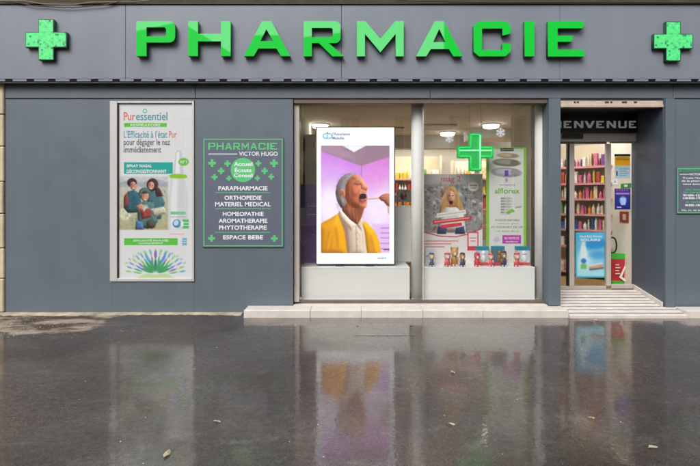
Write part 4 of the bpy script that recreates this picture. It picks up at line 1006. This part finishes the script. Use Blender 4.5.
for k, (a, c) in enumerate(((424.5, 458), (424.5, 451), (424.5, 444))): p.line([(a, 241 + k * 2.9), (c, 241 + k * 2.9)], 1.1, (214, 110, 116), .6, .75)
p.rect(467.4, 478.4, 231.8, 250.6, (210, 58, 72)); p.rect(468.6, 477.4, 233.0, 246.2, (240, 226, 226)); p.line([(470, 238), (476, 238)], .9, (214, 110, 120)); p.line([(471, 241), (475, 241)], .9, (214, 110, 120))
obj('sheet', p.mesh('sheet'), PRINT, mp_)
obj('board', pbox(421.6, 482.6, 173.8, 263.7, yM + .001, .006), WHITE, mp_)
lettering(mp_, [('mag 2', 441.2, 460.8, 175.8, 183.6, .008)], yM - .001, ink(196, 66, 78))

yA = .46
ap = thing('window_poster', (PX(506, yA), yA, PLZ), 'narrow white poster with lime green border and shoe insoles', 'poster')
p = Print(486.4, 526.0, 147.6, 265.5, yA, 3.2, (226, 228, 224))
p.rect(486.4, 489.2, 147.6, 265.5, (140, 204, 62)); p.rect(523.6, 526.0, 147.6, 265.5, (140, 204, 62)); p.rect(486.4, 526, 147.6, 149.0, (150, 210, 80))
p.rect(500.4, 513.8, 148.2, 151.2, (60, 62, 60)); p.line([(502, 149.7), (512.4, 149.7)], .8, (170, 170, 165), .5)
for (cx, cy, rx_, ry_, cc) in ((508, 155.6, 11, 2.6, (176, 152, 124)), (506.6, 162.6, 14, 3.9, (128, 126, 108)), (506.6, 172.4, 15.4, 4.9, (166, 162, 172))):
    p.ell(cx, cy, rx_, ry_, cc, 3, .6); p.ell(cx, cy - .6, rx_ * .82, ry_ * .55, tuple(min(255, v + 34) for v in cc), 3, 1.0); p.ell(cx + rx_ * .55, cy, rx_ * .3, ry_ * .7, tuple(max(0, v - 24) for v in cc), 3, 1.2, .7)
p.rect(504.6, 508.4, 170.4, 176.0, (116, 64, 170)); p.rect(505.4, 507.8, 178.2, 182.0, (190, 160, 206))
p.rect(500.6, 510.2, 196.8, 214.8, (206, 208, 206), .8); 
for k in range(6): p.line([(501.4, 198.4 + k * 2.8), (503.8, 198.4 + k * 2.8)], 1.3, (140, 140, 150), .5); p.line([(505, 198.4 + k * 2.8), (512, 198.4 + k * 2.8)], .8, (176, 186, 170), .5)
p.ell(509, 212.2, 2.6, 1.5, (120, 196, 60), -25, .5); p.ell(512.6, 210.6, 2.2, 1.3, (120, 196, 60), 30, .5); p.line([(515.6, 208), (517.6, 206.6), (519.6, 207.6), (521, 206)], .7, (110, 120, 110), .5)
p.rect(502.4, 521.0, 235.2, 243.6, (196, 60, 176)); p.ell(496.8, 239.6, 3.4, 2.6, (222, 196, 218), 0, .6)
obj('sheet', p.mesh('sheet'), PRINT, ap)
obj('board', pbox(486.2, 526.2, 147.4, 265.7, yA + .001, .006), mat('lime_board', s8(130, 190, 60), .5), ap)
lettering(ap, [('alflorex', 494.6, 519.6, 188.0, 193.6, .014)], yA - .001, ink(120, 178, 60))
lettering(ap, [('NOUVEAUTÉ', 499.4, 515.0, 184.0, 185.6, .01), ('INTESTIN IRRITABLE', 495.2, 519.6, 219.2, 221.2, .0), ('ET CONFORT DE VIE', 491.6, 522.6, 226.2, 228.2, .0)], yA - .001, ink(96, 104, 96))
lettering(ap, [('ventre plat', 497, 518.6, 222.8, 224.6, .01), ('et bien-être', 497, 518.6, 230.2, 232.0, .01)], yA - .001, ink(140, 184, 96))
lettering(ap, [('EN VENTE ICI', 504.6, 519.0, 237.0, 239.4, .02), ('demandez-nous', 505.6, 518.0, 240.6, 242.4, .02)], yA - .001, ink(244, 226, 242))

# purple banner left of the television
yU = .62
ub = thing('purple_banner', (PX(308, yU), yU, PLZ), 'purple display board at the left end of the window', 'display board')
p = Print(300.6, 319, 184.5, 264, yU, 2.0, (108, 72, 150))
p.grad(300.6, 319, 184.5, 264, (116, 84, 156), (112, 56, 156))
p.clutter(301, 319, 186, 262, 26, .3, .6, [(214, 196, 232)], .8, .4); p.rect(300.6, 306.4, 184.5, 225, (70, 58, 92), .8, .7)
for y_ in (206, 214.4): p.line([(308, y_), (316, y_)], 1.0, (190, 170, 214), .5, .8)
obj('sheet', p.mesh('sheet'), PRINT, ub); obj('board', pbox(300.4, 319.2, 184.3, 264.2, yU + .001, .012), mat('purple_edge', s8(88, 50, 130), .5), ub)

# ------------------------------------------------------------------ small toys along the plinth
def toy(px, ptop, pbot, wpx, y, bcol, hcol, label, ears=False, box=None):
    k = (DIST + y) / F; zb = PLZ + .0005; H = PZ(ptop, y) - zb; W = wpx * k / 2; X = PX(px, y)
    root = thing('toy_figure', (X, y, zb), label, 'toy', 'small toys on the plinth')
    obj('body', lathe([(W * .62, 0), (W * .74, H * .05), (W * .70, H * .2), (W * .55, H * .48), (W * .3, H * .56)], X, y, zb, 14), mat('toy_%d_%d_%d' % bcol, s8(*bcol), .35), root)
    hm = mat('toy_%d_%d_%d' % hcol, s8(*hcol), .35)
    obj('head', blob(X, y - W * .05, zb + H * .72, W * .78, W * .72, H * .27), hm, root)
    for sx_ in (-1, 1):
        obj('arm', blob(X + sx_ * W * .62, y - W * .25, zb + H * .36, W * .24, W * .26, H * .13, u=8, v=6), hm, root)
        obj('foot', blob(X + sx_ * W * .38, y - W * .55, zb + H * .055, W * .28, W * .34, H * .055, u=8, v=6), mat('toy_foot', s8(226, 214, 206), .4), root)
        if ears: obj('ear', blob(X + sx_ * W * .6, y, zb + H * .9, W * .24, W * .2, H * .12, u=8, v=6), mat('toy_%d_%d_%d' % bcol, s8(*bcol), .35), root)
    obj('snout', blob(X, y - W * .7, zb + H * .64, W * .3, W * .25, H * .1, u=8, v=6), mat('toy_snout', s8(236, 224, 214), .4), root)
    obj('cap', lathe([(W * .74, 0), (W * .7, H * .06), (W * .42, H * .12), (W * .05, H * .135)], X, y, zb + H * .84, 12), mat('toy_%d_%d_%d' % bcol, s8(*bcol), .35), root) if not ears else None
yt_ = .26
toy(431.6, 252, 266, 7.4, yt_, (74, 84, 122), (226, 196, 160), 'navy toy in front of a pale carton at the left end of the plinth')
toy(447.4, 252, 266, 9.0, yt_, (208, 82, 84), (232, 190, 176), 'red capped toy just left of the tan toy')
toy(454.4, 247, 265, 9.6, yt_ + .06, (176, 130, 72), (206, 164, 96), 'largest tan toy with round ears', True)
toy(462.4, 252, 266, 7.6, yt_, (62, 70, 108), (196, 150, 92), 'navy toy just right of the tan toy')
toy(477.0, 252, 266, 8.0, yt_, (206, 52, 62), (220, 92, 92), 'wholly red toy left of the first teal box')
toy(490.6, 252.6, 266, 7.2, yt_, (214, 84, 84), (234, 190, 178), 'red capped toy between the two teal boxes on the left')
toy(503.6, 250, 266, 7.6, yt_, (58, 64, 96), (176, 124, 72), 'navy and brown toy in front of the middle teal box')
toy(516.8, 252, 266, 8.2, yt_, (212, 78, 82), (236, 192, 182), 'red capped toy left of the last teal box')
def toy_box(px, ptop, wpx, y, front, label):
    k = (DIST + y) / F; X = PX(px, y); W = wpx * k / 2; zb = PLZ + .0005; H = PZ(ptop, y) - zb
    root = thing('toy_box', (X, y + .05, zb), label, 'box', 'small toy cartons on the plinth')
    obj('carton', bx(X - W, X + W, y, y + .09, zb, zb + H * .80, .002), mat('carton_%d_%d_%d' % front, s8(*front), .4), root)
    obj('lid', bx(X - W * 1.02, X + W * 1.02, y - .001, y + .091, zb + H * .8005, zb + H, .002), mat('carton_teal', s8(22, 138, 160), .4), root)
    pm_ = mat('carton_blister_%d' % front[0], s8(236, 236, 238) if front[0] > 150 else s8(150, 112, 76), .3)
    obj('toy_in_carton', blob(X + W * .1, y, zb + H * .66, W * .34, .016, H * .12, blob(X + W * .1, y, zb + H * .38, W * .42, .018, H * .20)), pm_, root)
    obj('band', bx(X - W * .9, X + W * .9, y - .003, y - .0005, zb + .004, zb + H * .16), mat('carton_red', s8(204, 70, 74), .4), root)
toy_box(483.0, 246.6, 11.5, yt_ + .09, (196, 206, 220), 'teal topped carton behind the wholly red toy')
toy_box(498.8, 246.4, 11.5, yt_ + .09, (96, 116, 132), 'dark fronted teal topped carton, middle of three')
toy_box(523.6, 246.6, 13.0, yt_ + .09, (206, 212, 222), 'teal topped carton at the right end of the plinth')
root = thing('toy_box', (PX(429.4, .36), .40, PLZ), 'pale blue carton behind the navy toy at the left end', 'box', 'small toy cartons on the plinth')
obj('carton', pbox(425.2, 434, 248.0, 265.2, .36, .08, .003), mat('carton_pale', s8(206, 212, 222), .4), root); obj('band', pbox(426, 433.4, 255, 257, .357, .0025), mat('carton_band', s8(150, 170, 206), .4), root)

# ------------------------------------------------------------------ ceiling lamps
LAMP = mat('lamp_diffuser', (.8, .8, .78), .5, emit=(1, .95, .87), es=7)
RING = mat('lamp_ring', (.75, .75, .73), .4)
lamps = [(PX(320.3, 2.45), 2.45, 'round lit ceiling lamp above the television'), (PX(491, 2.45), 2.45, 'round lit ceiling lamp behind the right snowflake'), (PX(446, 3.6), 3.45, 'round lit ceiling lamp behind the left snowflake'),
         (3.2, 3.4, 'round lit ceiling lamp deep inside beyond the door'), (.2, 4.75, 'round lit ceiling lamp over the back shelves at left'), (2.0, 4.75, 'round lit ceiling lamp over the back shelves at centre'), (4.1, 4.75, 'round lit ceiling lamp over the back shelves at right')]
lp0 = None
for x, y, lab in lamps:
    if lp0 is None:
        lp0 = thing('ceiling_lamp', (x, y, CZ), lab, 'lamp', 'round ceiling lamps in the shop')
        obj('ring', lathe([(.15, -.02), (.158, -.018), (.158, -.001), (.14, -.001)], x, y, CZ, 28), RING, lp0)
        obj('diffuser', lathe([(.02, -.0745), (.10, -.0720), (.132, -.0600), (.138, -.0202)], x, y, CZ, 28), LAMP, lp0)
    else:
        o = copy_tree(lp0); o.location = (x, y, CZ); o['label'] = lab

PANEL = mat('fill_light_diffuser', (.8, .8, .8), .5, emit=(1, .96, .90), es=10)  # glowing panels added out of view to brighten the shop interior
pn0 = None
for x, y, lab in ((.1, 4.62, 'added fill light panel over the back shelves behind the television'), (1.45, 4.62, 'added fill light panel deep inside between column and neon cross'), (2.75, 4.4, 'added fill light panel over the back shelves behind the neon cross'), (4.1, 4.6, 'added fill light panel deep inside beyond the entrance'), (4.0, 3.3, 'added fill light panel above the stand beyond the door'), (3.2, 1.03, 'added fill light panel right behind the sliding door')):
    if pn0 is None:
        pn0 = thing('added_fill_light', (x, y, CZ), lab, 'light', 'added fill light panels'); px0_, py0_ = x, y
        obj('frame', bx(x - .45, x + .45, y - .3, y + .3, CZ - .02, CZ - .0005, .002), RING, pn0); obj('diffuser', bx(x - .42, x + .42, y - .27, y + .27, CZ - .023, CZ - .0202), PANEL, pn0)
    else:
        o = copy_tree(pn0); o.location = (x, y, CZ); o['label'] = lab
# ------------------------------------------------------------------ ceiling vents
VD = mat('vent_dark', (.03, .03, .03), .7)
for vx, vy, w_, lab in ((1.58, 2.75, .62, 'slatted air vent in the shop ceiling right of the white column'), (.72, 3.1, .55, 'slatted air vent in the shop ceiling above the television')):
    v_ = thing('ceiling_vent', (vx, vy, CZ), lab, 'vent', 'slatted ceiling vents')
    obj('backing', bx(vx - w_ / 2, vx + w_ / 2, vy - .3, vy + .3, CZ - .004, CZ - .0005), VD, v_)
    for k_ in range(7):
        obj('slat', bx(vx - w_ / 2, vx + w_ / 2, vy - .3 + k_ * .088, vy - .3 + k_ * .088 + .045, CZ - .03, CZ - .0045), RING, v_)
# ------------------------------------------------------------------ shelves and products
SHM = mat('shelf_board', s8(214, 204, 186), .5); SHB = mat('shelf_back', s8(222, 208, 180), .6)
def shelf_unit(loc, rz_, W, H, D, zs, label):
    root = thing('shelf_unit', (0, 0, 0), label, 'shelf')
    obj('back_panel', bx(-W / 2, W / 2, D - .02, D, .0, H), SHB, root)
    for s_ in (-1, 1): obj('upright', bx(s_ * W / 2 - .015, s_ * W / 2 + .015, 0, D - .021, 0, H), SHM, root)
    for z in zs:
        sb = obj('shelf_board', bx(-W / 2 + .016, W / 2 - .016, .0, D - .021, z - .022, z, .002), SHM, root)
        obj('price_rail', bx(-W / 2 + .016, W / 2 - .016, -.006, -.0005, z - .03, z + .004), mat('price_rail', s8(214, 150, 156), .4), sb)
    root.location = loc; root.rotation_euler.z = rz_
    return root
PCOL = {'pink': (206, 100, 140), 'white': (226, 222, 216), 'cream': (224, 204, 168), 'red': (184, 72, 66), 'blue': (60, 100, 170), 'orange': (222, 140, 56), 'green': (104, 160, 72), 'yellow': (226, 196, 72), 'brown': (124, 84, 62), 'black': (44, 40, 44), 'purple': (120, 70, 140)}
def product_mesh(kind):
    if kind == 'box': return bx(-.5, .5, -.5, .5, 0, 1, .03)
    if kind == 'bottle': return lathe([(.46, 0), (.5, .04), (.5, .62), (.36, .74), (.2, .8), (.2, .98), (.17, 1)], 0, 0, 0, 12)
    if kind == 'tube': return lathe([(.3, 0), (.34, .02), (.34, .16), (.46, .2), (.42, .7), (.3, 1)], 0, 0, 0, 12)
PM = {}
for k in ('box', 'bottle', 'tube'):
    me = bpy.data.meshes.new('product_' + k); b = product_mesh(k); b.to_mesh(me); b.free(); PM[k] = me
PMC = {}
def product(kind, colour, loc, size, rz_, label, group):
    key = (kind, colour)
    if key not in PMC:
        me = PM[kind].copy(); me.materials.clear(); me.materials.append(mat('product_' + colour, s8(*PCOL[colour]), .4, noise=.4, nscale=30)); PMC[key] = me
    o = bpy.data.objects.new('product_' + kind, PMC[key]); COL.objects.link(o)
    o.location = loc; o.scale = size; o.rotation_euler.z = rz_; tag(o, label, 'product', group); return o
def stock(root, W, D, zs, gap, where, names, group, palettes, w0=.04, w1=.09, rmax=4):
    M_ = Matrix.Translation(root.location) @ Matrix.Rotation(root.rotation_euler.z, 4, 'Z')
    for zi, z in enumerate(zs):
        x = -W / 2 + .04; pal = palettes[zi % len(palettes)]
        while x < W / 2 - .1:
            colour = pal[rng.integers(len(pal))]; kind = ('box', 'bottle', 'box', 'tube')[rng.integers(4)]
            run = rng.integers(1, rmax); wd = rng.uniform(w0, w1); h = rng.uniform(gap * .45, gap * .84); dp = rng.uniform(.05, .1)
            for _ in range(run):
                if x > W / 2 - .1: break
                l = M_ @ Vector((x + wd / 2, .07 + rng.uniform(-.02, .02), z + .0006))
                product(kind, colour, l, (wd * .95, dp, h), root.rotation_euler.z + rng.uniform(-.08, .08), '%s %s, %s of the %s shelf, %s' % (colour, {'box': 'carton', 'bottle': 'bottle', 'tube': 'tube'}[kind], ('left end', 'left half', 'middle', 'right half', 'right end')[min(4, max(0, int((x / W + .5) * 5)))], names[zi], where), group)
                x += wd + rng.uniform(.002, .012)
            x += rng.uniform(0, .012)
PAL = [['pink', 'brown', 'purple', 'white', 'cream'], ['pink', 'red', 'white', 'yellow', 'blue'], ['cream', 'white', 'orange', 'pink'], ['cream', 'orange', 'cream', 'white', 'pink', 'green'], ['white', 'blue', 'pink', 'cream'], ['purple', 'white', 'pink', 'blue']]
# stand beyond the sliding door, its near end to the right
zs = [.10, .50, .76, 1.0, 1.24, 1.48, 1.74]
su = shelf_unit((3.30, 1.75, FLZ), R(-42), 1.9, 2.1, .32, zs, 'stocked shelf stand just beyond the sliding door')
stock(su, 1.9, .32, zs, .235, 'stand beyond the door', ['lowest', 'second', 'third', 'fourth', 'fifth', 'sixth', 'top'], 'products on the stand beyond the door', PAL[:1] + PAL[::-1], .028, .06, 2)
# back wall shelves
zs = [1.02, 1.36, 1.70, 2.02]
su = shelf_unit((.75, 5.05, FLZ), 0, 2.7, 2.25, .34, [.3, .66] + zs[:3], 'long stocked shelf unit on the back wall behind the television')
stock(su, 2.7, .34, zs[:3], .32, 'back wall unit behind the television', ['lower', 'middle', 'upper'], 'products on the back wall behind the television', [['orange', 'yellow', 'cream'], ['cream', 'white', 'brown', 'red'], ['white', 'green', 'cream', 'yellow']])
su = shelf_unit((3.25, 4.6, FLZ), R(0), 1.9, 2.1, .34, [.3, .66] + zs[:3], 'stocked shelf unit on the back wall behind the neon cross')
stock(su, 1.9, .34, zs[:3], .32, 'back wall unit behind the neon cross', ['lower', 'middle', 'upper'], 'products on the back wall behind the neon cross', [['yellow', 'red', 'green'], ['orange', 'yellow', 'brown'], ['cream', 'yellow', 'white']])
zs = [.25, .55, .85, 1.15, 1.42]
su = shelf_unit((PX(531, 1.2) , 1.0, FLZ), 0, .52, 1.75, .26, zs, 'narrow rack of colourful packets between the lime poster and the white column')
stock(su, .52, .26, zs, .27, 'narrow rack beside the lime poster', ['lowest', 'second', 'third', 'fourth', 'top'], 'packets on the narrow rack', [['yellow', 'green', 'orange'], ['red', 'yellow', 'brown'], ['red', 'orange', 'green']])
zs = [.9, 1.25, 1.6, 1.95]
su = shelf_unit((LW + .18, 2.1, FLZ), R(90), 1.8, 2.2, .16, zs, 'shallow wall shelf on the left side wall beyond the lime strip')
stock(su, 1.8, .16, zs[:3], .3, 'left side wall', ['lower', 'middle', 'upper'], 'products on the left side wall', [['brown', 'black', 'cream'], ['purple', 'brown', 'white']])
# counter deep inside
ct = thing('shop_counter', (1.7, 3.3, FLZ), 'cream sales counter deep inside the shop', 'counter')
obj('body', bx(.9, 2.5, 3.1, 3.55, FLZ, 1.12, .01), CREAM, ct); obj('worktop', bx(.86, 2.54, 3.06, 3.59, 1.1205, 1.16, .006), SHM, ct)
# dark picture panel beside the column
pp = thing('picture_panel', at(400, 206, 4.2), 'small pale picture card seen between television and white column', 'card')
p = Print(396.5, 411, 189.5, 202, 1.6, 2, (214, 214, 220)); p.ell(403.5, 196, 3, 4.2, (150, 60, 60), 0, .8); p.ell(403.5, 193.4, 1.6, 1.6, (220, 170, 150), 0, .6); p.clutter(397, 410, 190, 201, 18, .5, 1.4, [(90, 96, 120), (180, 190, 205)], .6)
obj('sheet', p.mesh('sheet'), PRINT, pp); obj('board', pbox(396.4, 411.1, 189.4, 202.1, 1.601, .01), WHITE, pp)
obj('stand', bx(PX(403, 1.6) - .02, PX(403, 1.6) + .02, 1.603, 1.63, FLZ, PZ(202.2, 1.6)), ALU, pp)

# ------------------------------------------------------------------ posters and notices on the sliding door, basket
yD = DY + .085
sp = thing('sunscreen_poster', (PX(590, yD), yD, PZ(277.4, yD)), 'blue sunscreen advertisement standing behind the sliding door glass', 'poster')
p = Print(575.8, 605.6, 232.6, 277.4, yD, 2.6, (120, 200, 230))
p.grad(575.8, 605.6, 232.6, 277.4, (90, 176, 226), (170, 224, 236)); p.ell(596, 244, 12, 5, (30, 140, 210), -6, 3, .8); p.ell(584, 262, 8, 10, (196, 236, 244), 0, 6, .8); p.rect(575.8, 605.6, 232.6, 234.4, (80, 196, 226)); p.ell(598, 255, 8, 4, (70, 160, 214), 0, 3, .8)
p.poly([(581, 246), (585.8, 246), (587.2, 252), (587.6, 269), (579.6, 269), (580, 252)], (226, 240, 246), .6); p.poly([(581.8, 241.6), (585.2, 241.6), (585.8, 246), (581, 246)], (210, 232, 242), .5)
p.ell(583.6, 261.0, 2.8, 2.6, (50, 130, 200), 0, .5); p.rect(580.6, 586.8, 264.0, 269.0, (110, 196, 120))
p.poly([(588.6, 266.6), (597, 264), (603.6, 264.6), (603, 268.6), (596, 270), (589.6, 270.6)], (206, 160, 130), .7); p.line([(590, 269.6), (603, 268)], 1.4, (60, 90, 110), .6); p.line([(589, 266), (602, 263.4)], 1.2, (226, 232, 236), .6)
p.blur(.5)
p.rect(575.8, 577.0, 232.6, 277.4, (60, 186, 214)); p.rect(604.4, 605.6, 232.6, 277.4, (60, 186, 214)); p.rect(575.8, 605.6, 276, 277.4, (60, 186, 214))
obj('sheet', p.mesh('sheet'), PRINT, sp); obj('board', pbox(575.6, 605.8, 232.4, 277.6, yD + .001, .008), mat('cyan_edge', s8(60, 170, 200), .5), sp)
lettering(sp, [('PROTECTION', 579.6, 601.8, 235.6, 237.6, .02), ('SOLAIRE', 580.6, 600.6, 238.6, 241.2, .02)], yD - .001, ink(232, 246, 250))
yQ = DY + .05
q = thing('door_notice', (PX(622, yQ), yQ, PZ(177.6, yQ)), 'orange topped notice taped to the glass beside the sliding door', 'notice')
obj('sheet', pbox(614.8, 630.2, 156.6, 165.6, yQ, .002), mat('notice_orange', s8(244, 178, 16), .5), q); obj('sheet', pbox(614.8, 630.2, 165.7, 178.4, yQ, .002), mat('notice_blue', s8(178, 206, 218), .5), q)
obj('clip', pbox(614.6, 630.4, 154.0, 156.4, yQ - .001, .004), DARK, q); lettering(q, [('PORTE AUTOMATIQUE', 616.2, 628.8, 158.6, 160.4, .02)], yQ - .001, ink(90, 70, 30)); obj('figure', pbox(616.4, 617.6, 171, 175.8, yQ - .0015, .001), DARK, q)
for k in range(4): obj('text_line', pbox(619.4, 628.6 - (k % 2) * 2, 168.4 + k * 2.2, 169.2 + k * 2.2, yQ - .0015, .001), ink(130, 160, 176), q)
q = thing('door_notice', (PX(615, yQ), yQ, PZ(184, yQ)), 'small square white sticker on the side glass', 'sticker')
obj('sheet', pbox(612.4, 617.6, 179.4, 184.2, yQ, .002), mat('notice_white', (.8, .8, .8), .5), q); obj('mark', pbox(614.2, 615.8, 180.8, 182.8, yQ - .001, .0008), ink(160, 160, 180), q)
q = thing('door_notice', (PX(622, yQ), yQ, PZ(209, yQ)), 'navy blue notice with pale emblem low on the side glass', 'notice')
p = Print(614.8, 630.4, 188.8, 209.4, yQ, 2.6, (44, 52, 128)); p.grad(614.8, 630.4, 188.8, 209.4, (58, 58, 140), (32, 42, 120)); p.ell(623, 200.4, 3.6, 4.2, (110, 150, 216), 0, 1.0); p.poly([(620.4, 198), (626, 198), (625.4, 205), (621, 205)], (166, 196, 236), .8); p.line([(616.6, 193.6), (628.8, 193.6)], 1.7, (214, 150, 200), .8, .8); p.line([(617.4, 207.2), (621, 207.2)], 1.0, (226, 200, 214), .5)
for k in range(5): p.line([(617 + 2.6 * k, 190.6), (617 + 2.6 * k, 189.2)], 1.4, (190, 110, 170), .8, .7)
obj('sheet', p.mesh('sheet'), PRINT, q); obj('board', pbox(614.7, 630.5, 188.7, 209.5, yQ + .001, .001), mat('navy_edge', s8(36, 40, 110), .5), q)
q = thing('wall_sign', (PX(631, 1.0), 1.0, PZ(222, 1.0)), 'small red and brown safety sign on the cream inner wall', 'sign')
xw = PX(637, DY) - .0015
def wall_sign(y0, y1, py0, py1, m_, nm, par): 
    return obj(nm, bx(xw - .004, xw, y0, y1, PZ(py1, (y0 + y1) / 2), PZ(py0, (y0 + y1) / 2)), m_, par)
wall_sign(.76, .98, 211.5, 222.5, mat('safety_red', s8(158, 62, 44), .5), 'plate', q)
obj('symbol', bx(xw - .0055, xw - .0042, .82, .90, PZ(220, .87), PZ(214, .87)), ink(230, 200, 180), q)
q = thing('wall_sign', (xw, 1.0, PZ(190, .85)), 'small green exit sign on the cream inner wall', 'sign')
wall_sign(.70, .95, 183.5, 188, mat('safety_green', s8(40, 140, 70), .5), 'plate', q); obj('symbol', bx(xw - .0055, xw - .0042, .78, .86, PZ(187, .82), PZ(184.6, .82)), ink(226, 240, 230), q)
# shopping baskets
yK = .86
bk = thing('shopping_basket', (PX(620.6, yK), yK, FLZ), 'red and green tub with upright black handle inside the door', 'basket')
k = (DIST + yK) / F; X = PX(620.6, yK); zt = PZ(252.5, yK); H = zt - FLZ
W = 9.0 * k
def ring_box(w0, w1, d0, d1, z0, z1, t=.012):
    b = bmesh.new()
    def loop(w_, d_, z): return [b.verts.new((X + sx_ * w_, yK + .13 + sy_ * d_, z)) for sx_, sy_ in ((-1, -1), (-.8, -1.12), (.8, -1.12), (1, -1), (1, 1), (-1, 1))]
    o0, o1, i1, i0 = loop(w0, d0, z0), loop(w1, d1, z1), loop(w1 - t, d1 - t, z1), loop(w0 - t, d0 - t, z0 + t)
    for A_, B2 in ((o0, o1), (o1, i1), (i1, i0)):
        for j in range(6): b.faces.new((A_[j], A_[(j + 1) % 6], B2[(j + 1) % 6], B2[j]))
    b.faces.new(o0[::-1]); b.faces.new(i0)
    bmesh.ops.recalc_face_normals(b, faces=b.faces); return b
GB = mat('basket_green', s8(70, 178, 60), .4); RB = mat('basket_red', s8(186, 42, 50), .4)
obj('base', ring_box(W * .78, W * .84, .10, .105, FLZ + .001, FLZ + H * .13), GB, bk)
obj('tub', ring_box(W * .83, W * .98, .102, .12, FLZ + H * .131, FLZ + H * .80), RB, bk)
obj('rim', ring_box(W * 1.0, W * 1.04, .122, .128, FLZ + H * .801, FLZ + H * .97), GB, bk)
yf = yK + .13 - .13
b = prism([(X + W * .62, FLZ + H * .70), (X + W * .78, FLZ + H * .74), (X + W * .1, FLZ + H * .26), (X + W * .55, FLZ + H * .16), (X + W * .5, FLZ + H * .1), (X - W * .2, FLZ + H * .24)], yf - .012, yf - .006)
obj('white_swoosh', b, ink(236, 230, 230), bk)
for k2 in range(4): obj('white_mark', bx(X - W * .62, X - W * (.1 + .12 * (k2 % 2)), yf - .012, yf - .006, FLZ + H * (.34 + .09 * k2), FLZ + H * (.375 + .09 * k2)), ink(226, 200, 200), bk)
pts = [Vector((X - W * .48 + .06 * math.cos(R(a)), yK + .1, FLZ + H * 1.2 + .115 * math.sin(R(a)))) for a in range(0, 360, 24)]
obj('handle', tube(pts, .012, 8, closed=True), DARK, bk)
obj('handle_stem', tube([Vector((X - W * .44, yK + .1, FLZ + H * .7)), Vector((X - W * .46, yK + .1, FLZ + H * 1.2 - .112))], .010, 8), DARK, bk)

# ------------------------------------------------------------------ pavement details
def ground_pt(px, py):
    d = CAMZ * F / (py - HOR); return (px - 350) * d / F, d - DIST
ac = thing('access_cover', (*ground_pt(385, 327), 0), 'pale rectangular access cover set in the pavement before the step', 'cover')
x0, y0 = ground_pt(353, 336); x1, _ = ground_pt(417, 336); _, y1 = ground_pt(385, 319.6)
obj('plate', bx(x0, x1, y0, -.262, -.02, .003, .002), ASPHALT, ac)
for px in (357.5, 411.5):
    xx, yy_ = ground_pt(px, 326.5); b = lathe([(.014, 0), (.014, .0015)], xx, yy_, .0041, 14); obj('lifting_hole', b, DARK, ac)
LEAF = [mat('leaf_pale', s8(216, 208, 186), .6, noise=.2, nscale=60), mat('leaf_tan', s8(200, 188, 158), .6, noise=.2, nscale=60)]
leaves = [(167, 455, .036, 'palest and largest fallen leaf, at the bottom left of the pavement'), (217, 422.5, .022, 'fallen leaf right of the poster reflection'), (451, 425, .024, 'fallen leaf below the right window bay'), (592, 419, .022, 'fallen leaf in line with the entrance'), (653, 448.5, .032, 'elongated fallen leaf at the bottom right'), (453, 373, .026, 'fallen leaf nearest the right window reflection'), (596, 320.5, .026, 'pale leaf at the foot of the entrance ramp')]
for i, (px, py, r_, lab) in enumerate(leaves):
    x, y = ground_pt(px, py); b = bmesh.new(); a0 = rng.uniform(0, 6.28); n = 10; vs = []
    c = b.verts.new((x, y, .012 + .1 * r_))
    for j in range(n):
        a = 2 * math.pi * j / n; rr = r_ * (1 if j % 2 else .82) * (1.25 if j in (0, 5) else 1)
        vs.append(b.verts.new((x + rr * math.cos(a) * math.cos(a0) - rr * .55 * math.sin(a) * math.sin(a0), y + rr * math.cos(a) * math.sin(a0) + rr * .55 * math.sin(a) * math.cos(a0), .004 + rng.uniform(0, .010))))
    for j in range(n): b.faces.new((c, vs[j], vs[(j + 1) % n]))
    bmesh.ops.solidify(b, geom=list(b.faces), thickness=.0008)
    tag(obj('fallen_leaf', b, LEAF[i % 2]), lab, 'leaf', 'fallen leaves on the wet pavement')
b = bmesh.new()
for _ in range(170):
    if rng.random() < .75: px, py = abs(rng.normal(0, 55)), rng.uniform(316, 338)
    else: px, py = rng.uniform(0, 700), rng.uniform(335, 466)
    x, y = ground_pt(px, py); r_ = rng.uniform(.002, .006)
    v = [b.verts.new((x + r_ * math.cos(a + rng.uniform(-.4, .4)), y + r_ * math.sin(a), .001)) for a in (0, 1.57, 3.14, 4.71)]; t = b.verts.new((x, y, .001 + r_ * .8))
    for j in range(4): b.faces.new((v[j], v[(j + 1) % 4], t))
tag(obj('grit', b, mat('pale_grit', s8(190, 184, 170), .7), base=False), 'pale grit and petals scattered over the pavement', None, None, 'stuff')
